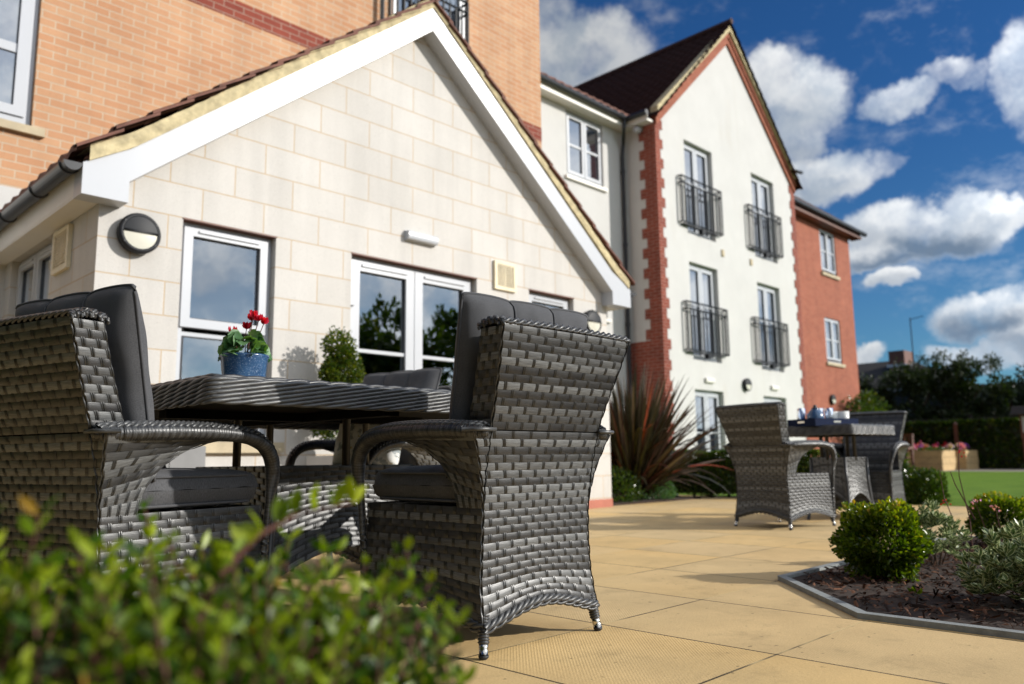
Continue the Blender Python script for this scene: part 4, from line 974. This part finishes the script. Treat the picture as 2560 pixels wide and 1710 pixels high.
def lowleaf(mb, P, D, L, W, tone):      # 1 folded diamond
    n = len(P); D = D/(np.linalg.norm(D, axis=1, keepdims=True)+1e-9); S = np.cross(D, RNG.normal(size=(n, 3))); S /= np.linalg.norm(S, axis=1, keepdims=True)+1e-9
    L = np.broadcast_to(L, (n,))[:, None]; W = np.broadcast_to(W, (n,))[:, None]; up = np.cross(S, D)
    V = np.stack([P, P+D*L*.5+S*W*.5+up*W*.15, P+D*L, P+D*L*.5-S*W*.5+up*W*.15], 1); i = np.arange(n)*4
    mb.add(V.reshape(-1, 3), T=np.concatenate([np.stack([i, i+1, i+2], -1), np.stack([i, i+2, i+3], -1)]), tone=np.repeat(tone, 4))
n = 80; az = RNG.uniform(0, 6.28, n); rr = RNG.uniform(.2, 1, n); hh = .135+.055*(1-rr**2)+RNG.uniform(0, .012, n)
P = np.stack([c[0]+.055*rr*np.cos(az), c[1]+.055*rr*np.sin(az), c[2]+hh-.0], -1)
Dv = np.stack([np.cos(az), np.sin(az), .25-.95*rr], -1)
mb = MB(); leafy(mb, P, Dv, RNG.uniform(.038, .052, n), RNG.uniform(.034, .046, n), RNG.random(n), .12, roundness=1, droop=.25)
mb.build('foliage', 'leaf_cyc', t, True)
mb = MB(); st = MB(); 
for k, (dx, dy, dz) in enumerate([(.022, -.012, .262), (.040, -.02, .250), (.056, -.03, .240), (.030, .01, .255), (-.040, .02, .205), (.05, .01, .195), (.015, .02, .225)]):
    p = np.array([c[0]+dx*.9, c[1]+dy, c[2]+dz])
    st.tube([(c[0]+dx*.3, c[1]+dy*.3, c[2]+.12), p-np.array([dx*.2, 0, .03]), p], .0016, 5)
    m = 7; az = np.arange(m)*6.28/m; leafy(mb, np.repeat(p[None], m, 0)-np.array([0, 0, .004]), np.stack([np.cos(az)*.55, np.sin(az)*.55, np.full(m, 1.)], -1), .028, .018, RNG.random(m), .3)
mb.build('flower', 'petal', t, True); st.build('stalk', 'twig', t)

# tea tray
tr = thing('tea_tray', 'navy blue tea tray with cut out handle on the far table', 'tray', (6.24, 2.72, .727), R(-22), local=True)
mb = MB()
for q in ((-.22, .22, -.15, -.14), (-.22, .22, .14, .15), (-.22, -.21, -.14, .14), (.21, .22, -.14, .14)): mb.box(*q, 0, .058)
mb.box(-.21, .21, -.14, .14, 0, .008); o = mb.build('tray_body', 'navy', tr); o.matrix_parent_inverse = Matrix()
mb = MB(); mb.box(-.035, .035, -.153, -.1505, .026, .040); o = mb.build('handle', 'chrome', tr); o.matrix_parent_inverse = Matrix()
mb = MB(); mb.box(-.223, -.2205, -.035, .035, .026, .040); o = mb.build('handle', 'chrome', tr); o.matrix_parent_inverse = Matrix()
wm = wmat(tr)
def onTray(x, y): v = wm @ Vector((x, y, .009)); return (v.x, v.y, v.z)
def vessel(name, label, cat, xy, prof, mat, extra=None, group=None):
    p = onTray(*xy); t = thing(name, label, cat, p, group=group); mb = MB(); mb.lathe([(a*1.12, b*1.3) for a, b in prof], p, 20); mb.build('body', mat, t, True)
    if extra: extra(t, p)
def pot_extra(t, p):
    mb = MB(); mb.lathe([(0, .133), (.028, .134), (.012, .145), (.014, .155), (0, .162)], p, 12); mb.build('lid', 'black', t, True)
    mb = MB(); mb.tube([(p[0]-.05, p[1], p[2]+.04), (p[0]-.075, p[1]+.02, p[2]+.065), (p[0]-.085, p[1]+.03, p[2]+.09)], [.012, .008, .006], 8); mb.build('spout', 'clear', t, True)
    a = np.linspace(-1.4, 1.4, 10); mb = MB(); mb.tube(np.stack([p[0]+.048+.030*np.cos(a), np.full(10, p[1]), p[2]+.055+.032*np.sin(a)], -1), .004, 6); mb.build('handle', 'black', t, True)
vessel('teapot', 'round blue glass teapot at the left end of the tea tray', 'teapot', (-.10, -.03), [(0, 0), (.04, 0), (.058, .03), (.058, .06), (.035, .09), (.02, .10), (.024, .103)], 'blue', pot_extra)
GP = [(0, 0), (.026, 0), (.030, .105), (.0285, .105), (.024, .006), (0, .006)]
for x, y, lab in ((-.01, .02, 'left drinking glass on the tea tray, next to the teapot'), (.05, -.02, 'middle drinking glass on the tea tray'), (-.16, .06, 'glass standing behind the teapot on the tray')): vessel('drinking_glass', lab, 'glass', (x, y), GP, 'clear', group='glasses on the tea tray')
CP = [(0, 0), (.028, 0), (.037, .02), (.040, .085), (.037, .085), (.033, .01), (0, .008)]
for x, y, lab in ((.115, .0, 'cream mug beside the glasses on the tea tray'), (.17, -.05, 'white mug at the right end of the tea tray')): vessel('mug', lab, 'mug', (x, y), CP, 'china', group='mugs on the tea tray')

# ------------------------------------------------------------------ planting
def blob_leaves(mb, c, rad, n, L, W, shell=.55, hi=False, bump_=.12, seed=0, tonef=None, core=None, up=.35):
    rg = np.random.default_rng(seed); d = rg.normal(size=(n, 3)); d /= np.linalg.norm(d, axis=1, keepdims=True)
    fr = 1+bump_*(np.sin(d[:, 0]*5+seed)+np.sin(d[:, 1]*6+1.3*seed)+np.sin(d[:, 2]*7+seed*.7))/2
    rr = (shell+(1-shell)*rg.random(n)**.6)*fr; P = np.array(c)+d*rr[:, None]*np.array(rad)
    k = P[:, 2] > .012; P, d, rr = P[k], d[k], rr[k]; n = len(P)
    D = d+rg.normal(0, .55, (n, 3))+np.array([0, 0, up])
    tone = np.clip(rg.normal(.42, .2, n)+(.0 if tonef is None else tonef(P)), 0, 1)
    (leafy if hi else lowleaf)(mb, P, D, L*rg.uniform(.7, 1.25, n), W*rg.uniform(.75, 1.2, n), tone)
def stems_for(mb, c, rad, k, r=.004):
    for i in range(k):
        a = i*6.283/k+.4; mb.tube([(c[0]+.02*math.cos(a), c[1]+.02*math.sin(a), .0), (c[0]+rad[0]*.3*math.cos(a), c[1]+rad[1]*.3*math.sin(a), c[2]*.8), (c[0]+rad[0]*.6*math.cos(a), c[1]+rad[1]*.6*math.sin(a), c[2]+rad[2]*.4)], [r*1.4, r, r*.4], 6)
def box_ball(x, y, r_, label, seed, n=9000, tips=.35):
    t = thing('box_shrub', label, 'shrub', (x, y, 0), group='clipped box shrubs in the planting bed'); c = (x, y, r_*.86); rad = (r_, r_, r_*.86)
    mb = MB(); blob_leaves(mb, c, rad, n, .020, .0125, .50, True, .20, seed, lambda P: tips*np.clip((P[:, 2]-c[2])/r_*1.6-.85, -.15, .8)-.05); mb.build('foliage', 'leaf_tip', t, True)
    mb = MB(); stems_for(mb, c, rad, 7); mb.build('stem', 'bark', t)
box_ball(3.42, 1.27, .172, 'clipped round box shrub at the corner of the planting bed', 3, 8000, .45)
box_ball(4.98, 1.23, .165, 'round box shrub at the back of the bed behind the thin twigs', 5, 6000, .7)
def vari(x, y, z, rx, rz, n, label, seed):
    t = thing('variegated_shrub', label, 'shrub', (x, y, 0), group='cream edged variegated shrubs in the planting bed'); rg = np.random.default_rng(seed)
    mb = MB()
    for k in range(n):
        d = rg.normal(size=3); d[2] = abs(d[2])*.8+.05; d /= np.linalg.norm(d); p = np.array([x, y, z])+d*np.array([rx, rx, rz])*rg.uniform(.55, 1.05)
        m = 9; az = np.arange(m)*2.4+rg.uniform(0, 6); q = np.linspace(.2, 1, m)
        D = d[None]*(.9*q[:, None])+np.stack([np.cos(az), np.sin(az), .35+0*az], -1)*(1.2-.6*q[:, None])
        leafy(mb, np.repeat(p[None], m, 0)+d[None]*(q[:, None]*.018), D, .036, .0135, rg.random(m), .14)
    mb.build('foliage', 'leaf_vari', t, True)
    mb = MB(); stems_for(mb, (x, y, z), (rx, rx, rz), 9, .003); mb.build('stem', 'bark', t)
vari(3.10, .66, .04, .225, .20, 380, 'large variegated shrub with cream edged leaves at the front right of the bed', 11)
vari(4.00, 1.26, .05, .12, .21, 110, 'small variegated shrub tucked behind the round box shrub', 12)
vari(2.86, .38, .0, .10, .10, 30, 'low variegated seedling near the bed kerb', 13)
t = thing('seedling', 'tiny green seedling standing in the mulch in front of the box shrub', 'plant', (3.03, 1.03, 0)); mb = MB()
leafy(mb, np.repeat(np.array([[3.03, 1.03, .02]]), 6, 0)+RNG.normal(0, .006, (6, 3)), RNG.normal(0, .5, (6, 3))+np.array([0, 0, 1.]), .03, .012, RNG.random(6)); mb.build('foliage', 'leaf_tip', t, True)
# bare stems with seed heads
t = thing('twiggy_plant', 'tall thin bare reddish stems with seed heads rising from the bed', 'plant', (4.16, 1.17, 0)); mb = MB(); hd = MB()
stm = [[(4.12, 1.17, .0), (4.10, 1.19, .15), (4.08, 1.23, .30), (4.10, 1.245, .42)], [(4.15, 1.15, 0), (4.15, 1.15, .2), (4.12, 1.17, .40), (4.14, 1.165, .56)], [(4.2, 1.1, 0), (4.2, 1.1, .15), (4.18, 1.13, .28)], [(4.18, 1.04, 0), (4.2, 1.04, .14), (4.19, 1.05, .25)], [(4.16, 1.13, .2), (4.12, 1.19, .36), (4.10, 1.2, .42)]]
for s in stm: mb.tube(s, np.linspace(.0035, .0015, len(s)), 5)
mb.build('stem', 'twig', t)
for p, k, q in [(stm[2][-1], 14, .3), (stm[3][-1], 14, .3), ((4.085, 1.225, .28), 8, .8), ((4.14, 1.16, .50), 8, .8)]:
    hd = MB(); lowleaf(hd, np.array(p)+RNG.normal(0, .010, (k, 3)), RNG.normal(size=(k, 3)), .012, .010, np.full(k, q)); hd.build('seed_head', 'petals', t)
# phormium
def phormium(x, y):
    t = thing('flax_plant', 'large bronze and green flax plant with sword leaves beside the extension corner', 'plant', (x, y, 0)); rg = np.random.default_rng(5); mb = MB()
    for k in range(760):
        az = rg.uniform(0, 6.283); tilt = abs(rg.normal(.0, .62))+.05; tilt = min(tilt, 1.35); L = rg.uniform(.8, 1.95)*(1-.12*tilt); w = rg.uniform(.014, .028)
        h = np.array([math.cos(az), math.sin(az), 0]); p = np.array([x, y, .0])+h*rg.uniform(0, .14); n = 9; pts = []; a = tilt*.6; q = p.copy()
        bend = rg.uniform(.1, .55)*tilt+ (rg.uniform(.8, 1.6) if rg.random() < .14 else 0)
        for i in range(n): pts.append(q.copy()); q = q+(h*math.sin(a)+np.array([0, 0, math.cos(a)]))*L/n; a += bend/n+.02; q[2] = max(q[2], .01)
        pts = np.array(pts)
        if (pts[:, 1].max() > 8.9) or ((pts[:, 0] < 6.75) & (pts[:, 1] > 5.2)).any(): continue
        T = np.gradient(pts, axis=0); S = np.cross(T, h+np.array([0, 0, .01])); sd = np.array([-h[1], h[0], 0]); tw = rg.normal(0, .5); nr = np.cross(sd, T); nr /= np.linalg.norm(nr, axis=1, keepdims=True)+1e-9
        ww = w*np.array([.9, 1, 1.05, 1, .95, .85, .65, .4, .06]); sv = sd[None]*math.cos(tw)+nr*math.sin(tw)
        G = np.stack([pts-sv*ww[:, None], pts-nr*ww[:, None]*.25, pts+sv*ww[:, None]], 1); mb.grid(G, rg.choice([.0, .2, .45, .65, .88, 1.0], p=[.28, .22, .2, .16, .09, .05]))
    mb.build('foliage', 'leaf_phor', t, False)
    return t
phormium(7.75, 5.72)
def low_shrub(x, y, rad, label, mat, seed, n=2500, L=.05, W=.02):
    t = thing('low_shrub', label, 'shrub', (x, y, 0)); mb = MB(); blob_leaves(mb, (x, y, rad[2]*.5), rad, n, L, W, .4, False, .15, seed); mb.build('foliage', mat, t)
    mb = MB(); stems_for(mb, (x, y, rad[2]*.5), rad, 5, .005); mb.build('stem', 'bark', t)
low_shrub(8.0, 5.55, (.30, .22, .22), 'low grey green shrub at the foot of the flax plant', 'leaf_cyc', 21, 2600, .035, .012)
low_shrub(7.25, 5.55, (.34, .24, .26), 'dark low shrub against the extension corner under the flax', 'leaf_box', 22, 2600, .04, .018)
# hedges
def hedge(x0, y0, x1, y1, h, w, label, seed, n, L=.045):
    t = thing('clipped_hedge', label, 'hedge', ((x0+x1)/2, (y0+y1)/2, 0), group='clipped hedges round the patio'); rg = np.random.default_rng(seed)
    d = np.array([x1-x0, y1-y0]); ll = np.linalg.norm(d); d = d/ll; s = np.array([-d[1], d[0]])
    u = rg.uniform(0, ll, n); face = rg.random(n); a = rg.uniform(-1, 1, n)*w/2; z = rg.uniform(.03, h, n)
    top = face < .35; z[top] = h-rg.random(top.sum())*.05; fr = (face >= .35); a[fr] = np.sign(a[fr])*(w/2-rg.random(fr.sum())*.06)
    P = np.stack([x0+d[0]*u+s[0]*a, y0+d[1]*u+s[1]*a, z+.015*np.sin(u*9)], -1); D = rg.normal(0, .6, (n, 3))+np.where(top[:, None], [0, 0, 1.], [0, 0, .2])+np.concatenate([(s[None]*np.sign(a)[:, None]), np.zeros((n, 1))], 1)*.6
    mb = MB(); lowleaf(mb, P, D, L*rg.uniform(.6, 1.2, n), L*.6, np.clip(rg.normal(.5, .2, n), 0, 1)); mb.build('foliage', 'leaf_box', t)
    mb = MB(); c0 = np.array([x0, y0]); 
    for k in range(int(ll/.22)): q = c0+d*(k+.5)*.22; mb.tube([(q[0], q[1], 0), (q[0]+.03, q[1], h*.5), (q[0]-.02, q[1], h*.9)], [.02, .015, .006], 5)
    sx = s*w*.32; mb.prism([(x0+sx[0], y0+sx[1], .05), (x1+sx[0], y1+sx[1], .05), (x1-sx[0], y1-sx[1], .05), (x0-sx[0], y0-sx[1], .05)], (0, 0, h-.12)); mb.build('trunk', 'leaf_dark', t)
hedge(8.70, 6.6, 9.45, 4.15, .56, .5, 'long dark clipped hedge between the flax plant and the far armchair', 31, 16000)
hedge(9.5, 4.0, 9.9, 3.4, .52, .5, 'short clipped hedge seen through the arm of the far armchair', 32, 5000)
low_shrub(8.85, 2.86, (.24, .22, .24), 'rounded dark green shrub at the lawn edge beyond the far armchair', 'leaf_box', 33, 4500, .04, .022)
hedge(30.4, 13.5, 30.4, 2.0, 1.55, .8, 'tall dark overgrown hedge in front of the boundary fence', 35, 15000, .16)
hedge(-1.5, -3.0, -1.5, 7.0, 2.5, .9, 'tall clipped hedge added unseen left of the patio to darken the shaded chair backs', 36, 16000, .10)  # added out of view; keeps open sky light off the shaded chair backs
# topiary in planter
t = thing('topiary_plant', 'box topiary trained as a leafy spiral by the french doors', 'topiary', (3.25, 4.93, .5)); mb = MB()
for (x, y, z, rr) in ((3.20, 4.95, 1.33, .155), (3.13, 4.95, 1.13, .10), (3.28, 4.93, 1.15, .14), (3.24, 4.94, 1.24, .14), (3.16, 4.94, 1.05, .12), (3.33, 4.92, 1.00, .14), (3.40, 4.92, .95, .12), (3.18, 4.93, .86, .15), (3.08, 4.95, .78, .13), (3.20, 4.92, .70, .15), (3.3, 4.9, .64, .12)):
    blob_leaves(mb, (x, y, z), (rr*.78, rr*.78, rr*.85), 1100, .022, .014, .25, True, .14, int(x*100+z*37), lambda P: .25)
mb.build('foliage', 'leaf_box', t); mb = MB(); mb.tube([(3.25, 4.93, .5), (3.24, 4.93, .8), (3.2, 4.94, 1.35)], [.012, .010, .004], 7); mb.build('trunk', 'bark', t)
t = thing('square_planter', 'white square planter under the spiral topiary by the wall', 'planter', (3.25, 4.93, 0)); mb = MB()
x0, x1, y0, y1 = 3.06, 3.42, 4.74, 5.12
for q in ((x0, x1, y0, y0+.02), (x0, x1, y1-.02, y1), (x0, x0+.02, y0+.02, y1-.02), (x1-.02, x1, y0+.02, y1-.02)): mb.box(*q, 0, .54)
mb.build('box', 'planter', t); mb = MB(); mb.box(x0+.02, x1-.02, y0+.02, y1-.02, .4, .50); mb.build('soil', 'soil', t)
t = thing('square_planter', 'tall grey boarded planter below the extension window, seen through the left chair arm', 'planter', (1.9, 4.9, 0)); mb = MB()
for k in range(2): mb.box(1.70+k*.215, 1.911+k*.215, 4.70, 5.08, 0, .60)
mb.build('box', 'plantgrey', t); mb = MB(); mb.box(1.72, 2.1, 4.72, 5.06, .595, .604); mb.build('soil', 'soil', t)

# foreground bush: many upright shoots with opposite leaves
def fg_bush():
    t = thing('privet_bush', 'out of focus green bush filling the bottom left foreground', 'bush', (.24, .66, 0)); rg = np.random.default_rng(8); lf = MB(); st = MB()
    shoots = []
    e = np.array([.94, -.34]); g = np.array([.34, .94])
    for k in range(520):
        a = rg.uniform(0, 6.283); q = math.sqrt(rg.random()); p = np.array([.24, .665])+e*(.275*q*math.cos(a))+g*(.20*q*math.sin(a))
        hh = .385-.06*q**4+.045*max(0, -q*math.cos(a))+rg.normal(0, .028); shoots.append((p[0], p[1], hh, rg.normal(0, .20), rg.normal(0, .20)))
    shoots += [(.125, .60, .468, -.05, .0), (.30, .62, .43, .0, .0), (.375, .60, .425, .2, -.1), (.42, .60, .41, .25, -.1), (.20, .64, .44, 0, 0)]
    for (x, y, h, tx, ty) in shoots:
        L = rg.uniform(.10, .19); n = 7; s = np.linspace(0, 1, n); P = np.stack([x+tx*L*(s-1), y+ty*L*(s-1), h-L*(1-s)], -1)
        st.tube(P, np.linspace(.0018, .0009, n), 4, caps=False); m = int(L/.0125); q = np.linspace(.1, 1, m); az = np.arange(m)*math.pi/2+rg.uniform(0, 3)
        for sgn in (0, math.pi):
            B = np.stack([np.interp(q, s, P[:, i]) for i in range(3)], -1); D = np.stack([np.cos(az+sgn), np.sin(az+sgn), np.full(m, .85)], -1)+rg.normal(0, .2, (m, 3))
            tn = np.clip(-.08+.74*q+rg.normal(0, .15, m)+(rg.random(m) < .008)*.5, 0, 1); leafy(lf, B, D, .0180*rg.uniform(.6, 1.25, m), .0078*rg.uniform(.8, 1.2, m), tn, .16)  # tone climbs along each shoot: shaded interior to sunlit tips, painted in
    # long stray shoot reaching right
    P = np.array([(.27, .62, .36), (.30, .63, .41), (.33, .625, .440), (.365, .62, .457), (.405, .60, .464)]); st.tube(P, [.003, .0026, .0022, .0018, .0013], 6)
    for q in np.linspace(.25, 1, 9):
        b = np.array([[np.interp(q, np.linspace(0, 1, 5), P[:, i]) for i in range(3)]]*2); leafy(lf, b, rg.normal(0, .6, (2, 3))+np.array([0, 0, 1.1]), .024, .012, np.clip(rg.normal(.75, .12, 2), 0, 1), .12)
    for k in range(40):
        a = rg.uniform(0, 6.28); e = rg.random()**.5*.8; st.tube([(.24+.03*math.cos(a), .65+.03*math.sin(a), 0), (.24+.12*e*math.cos(a), .65+.12*e*math.sin(a), .2), (.24+.24*e*math.cos(a), .65+.24*e*math.sin(a), .36)], [.006, .004, .002], 5)
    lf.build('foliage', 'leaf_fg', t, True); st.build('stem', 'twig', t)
fg_bush()

# ------------------------------------------------------------------ end of the garden
def planter_box(x, y, wx, wy, h, label):
    t = thing('timber_planter', label, 'planter', (x, y, 0), group='new timber raised planters at the lawn end'); mb = MB()
    for k in range(3):
        z0 = k*h/3+.004; z1 = (k+1)*h/3-.004; e = .01*(k % 2)
        mb.box(x-e, x+wx+e, y-e, y+.05, z0, z1); mb.box(x-e, x+wx+e, y+wy-.05, y+wy+e, z0, z1); mb.box(x-e, x+.05, y+.051, y+wy-.051, z0, z1); mb.box(x+wx-.05, x+wx+e, y+.051, y+wy-.051, z0, z1)
    mb.build('box', 'timber', t); mb = MB(); mb.box(x+.051, x+wx-.051, y+.051, y+wy-.051, .1, h-.06); mb.build('soil', 'soil', t)
    mb = MB(); n = 500; P = np.stack([RNG.uniform(x+.1, x+wx-.1, n), RNG.uniform(y+.1, y+wy-.1, n), RNG.uniform(h-.05, h+.08, n)], -1); lowleaf(mb, P, RNG.normal(0, .6, (n, 3))+np.array([0, 0, 1]), .08, .05, RNG.random(n)); mb.build('foliage', 'leaf_box', t)
    for k in range(16):
        mb = MB(); q = np.array([RNG.uniform(x+.1, x+wx-.1), RNG.uniform(y+.1, y+wy-.1), h+.13]); tn = RNG.random(); m = 30; lowleaf(mb, q+RNG.normal(0, .035, (m, 3)), RNG.normal(size=(m, 3)), .09, .08, np.full(m, tn)); mb.build('flower', 'petals', t)
planter_box(26.7, 8.01, 1.3, 2.6, .62, 'pale timber raised planter with pink and white flowers, left of the pair')
planter_box(28.3, 7.79, 1.3, 2.0, .62, 'pale timber raised planter behind, right of the pair')
t = thing('garden_bench', 'brown wooden garden bench end by the left timber planter', 'bench', (25.6, 8.7, 0)); mb = MB()
bx, by = 25.3, 8.56
for dy in (0, 1.3):
    mb2 = MB()
    mb2.tube([(bx+.5, by+dy, 0), (bx+.5, by+dy, .5), (bx+.62, by+dy, 1.12)], .045, 6); mb2.tube([(bx, by+dy, 0), (bx, by+dy, .66)], .045, 6); mb2.tube([(bx, by+dy, .66), (bx+.55, by+dy, .70)], .05, 6); mb2.build('bench_end', 'brown_wood', t)
for k in range(5): mb.box(bx+.02+k*.1, bx+.1+k*.1, by, by+1.3, .42, .45)
mb.build('seat', 'brown_wood', t); mb = MB()
for z in (.6, 1.05): mb.box(bx+.55, bx+.59, by, by+1.3, z, z+.08)
for k in range(10): mb.box(bx+.56, bx+.58, by+.06+k*.13, by+.12+k*.13, .68, 1.05)
mb.build('backrest', 'brown_wood', t)
t = thing('wooden_post', 'slim reddish wooden post behind the raised planters', 'post', (29.8, 8.4, 0)); mb = MB(); mb.box(29.8, 29.9, 8.40, 8.50, 0, 1.5); mb.build('shaft', 'brown_wood', t); mb = MB(); mb.lathe([(.08, 1.5), (.08, 1.52), (0, 1.6)], (29.85, 8.45, 0), 4); mb.build('post_cap', 'brown_wood', t)
t = thing('boundary_fence', 'dark timber boundary fence behind the lawn and planters', 'fence', (31, 5, 0)); mb = MB()
for k in range(110): y = -12+k*.25; mb.box(31+.01*(k % 2), 31.03+.01*(k % 2), y, y+.245, 0, 1.75)
mb.build('boards', 'fence', t)
for k in range(12): mb = MB(); mb.box(30.9, 30.99, -11+k*2.4, -10.9+k*2.4, 0, 1.85); mb.build('post', 'fence', t)
t = thing('notice_board', 'roofed notice board with a pale sheet at the right edge of the garden', 'notice board', (27.8, 6.1, 0)); mb = MB()
mb.box(27.9, 27.98, 5.1, 6.12, .95, 1.65); mb.build('board', 'brown_wood', t); mb = MB(); mb.box(27.885, 27.899, 5.15, 6.06, 1.12, 1.60); mb.build('sheet', 'sheet', t)
for y in (5.15, 6.02): mb = MB(); mb.box(27.91, 27.99, y, y+.08, 0, .95); mb.build('leg', 'brown_wood', t)
mb = MB(); mb.prism([(27.6, 5.0, 1.66), (28.3, 5.0, 1.66), (27.95, 5.0, 1.92)], (0, 1.3, 0)); mb.build('roof', 'fence', t)

def tree(x, y, h, rad, label, seed, n=5200, L=.22, group='trees along the garden boundary', mat='leaf_dark', crown=.60, low=.25):
    t = thing('broadleaf_tree', label, 'tree', (x, y, 0), group=group); rg = np.random.default_rng(seed); mb = MB(); k = 16
    for i in range(k):
        a = rg.uniform(0, 6.28); q = rg.uniform(.15, .75)*rad; z = rg.uniform(low, 1.0)*h-.25*rad*.5; rr = rad*rg.uniform(.28, .5); z = min(z, h-rr*.6)
        blob_leaves(mb, (x+q*math.cos(a), y+q*math.sin(a), z), (rr, rr, rr*.8), n//k, L, L*.55, .35, False, .25, seed*31+i)
    # loose sprigs on top
    for i in range(5):
        a = rg.uniform(0, 6.28); blob_leaves(mb, (x+rad*.5*math.cos(a), y+rad*.5*math.sin(a), h+rg.uniform(.0, .25)), (.16, .16, .35), 60, L*.7, L*.4, .2, False, .3, seed+i)
    mb.build('crown', mat, t); mb = MB(); mb.tube([(x, y, 0), (x+.05, y, h*.3), (x-.05, y+.05, h*.75)], [.03*h, .024*h, .008*h], 8)
    for i in range(6): a = i*1.05; mb.tube([(x, y, h*(.28+.05*i)), (x+rad*.5*math.cos(a), y+rad*.5*math.sin(a), h*(.55+.05*i))], [.014*h, .005*h], 6)
    mb.build('trunk', 'bark', t)
tl = [(32.0, 12.0, 3.0, 1.1, 'dark leafy tree nearest the red brick wing'), (32.2, 10.4, 3.5, 1.4, 'dark bushy tree left of the middle of the boundary'), (32.4, 8.8, 3.65, 1.4, 'tallest dark tree with loose sprigs in the middle of the boundary'),
      (32.6, 7.3, 3.4, 1.35, 'dark rounded tree right of the middle of the boundary'), (32.8, 5.9, 3.3, 1.3, 'dark tree behind the notice board'), (33.2, 4.4, 3.5, 1.3, 'dark tree at the right edge of the photo')]
for i, q in enumerate(tl[:6]): tree(q[0], q[1], q[2]+.15, q[3], q[4], 50+i, 7000, .16, low=.12)
low_shrub(24.5, 9.4, (.9, .8, 1.7), 'light green shrub by the corner of the red brick wing', 'leaf_box', 61, 3500, .12, .07)
# houses beyond
hs = thing('distant_house', 'distant low house with dark tiled roof and square chimney beyond the trees', 'house', (47, 16, 0))
mb = MB(); mb.box(45, 55, 8, 30, 0, 3.95); mb.build('wall', 'grey_lamp', hs); mb = MB()
mb.add([(44.6, 30, 4.0), (44.6, 12.4, 4.0), (49.5, 30, 6.05), (49.5, 16.3, 6.05), (55, 12.4, 4.0), (55, 30, 4.0)], [(0, 1, 3, 2), (2, 3, 4, 5)], [(1, 4, 3)]); r0 = mb.build('roof', 'fence', hs)
mb = MB(); mb.box(44.5, 44.6, 12.4, 30, 3.85, 4.0); mb.build('fascia', 'white', hs)
mb = MB(); mb.box(47.5, 48.9, 15.75, 16.6, 5.0, 6.38); mb.build('chimney', 'brown_wood', r0); mb = MB(); mb.box(47.4, 49.0, 15.65, 16.7, 5.45, 5.6); mb.build('flashing', 'white', r0)
mb = MB(); mb.tube([(48.9, 15.72, 5.6), (48.9, 15.72, 8.4)], .03, 5); mb.tube([(48.9, 15.72, 8.3), (48.9, 15.0, 8.4)], .02, 4); mb.build('aerial', 'iron', r0)
h2 = thing('distant_house', 'second distant dark roof rising at the right edge behind the trees', 'house', (50, 8, 0))
mb = MB(); mb.box(50, 58, -2, 11, 0, 3.6); mb.build('wall', 'grey_lamp', h2); mb = MB(); mb.prism([(49.6, 12, 3.6), (58, 12, 3.6), (54, 12, 4.4)], (0, -3, .0)); mb.prism([(49.6, 9, 3.6), (58, 9, 3.6), (54, 9, 5.6)], (0, -14, 0)); mb.build('roof', 'fence', h2)
# trees on the sunny side of the garden: they show in the door glass and shade the far fence
for i, (x, y, h, rad) in enumerate(((15.0, -10.5, 4.9, 2.5), (19.6, -10.5, 5.6, 2.8), (24.5, -11, 5.0, 2.6))):
    tree(x, y, h, rad, ['broad tree on the south side reflected in the left door glass', 'broad tree on the south side reflected in the right door glass', 'tree on the south side beyond the lawn', 'tall tree shading the far end of the lawn'][i], 80+i, 6000, .3, 'trees on the south side of the garden', 'leaf_box', low=.08)
for m_ in list(M.values()): pass
for o in bpy.data.objects:
    if 'local' in o: del o['local']
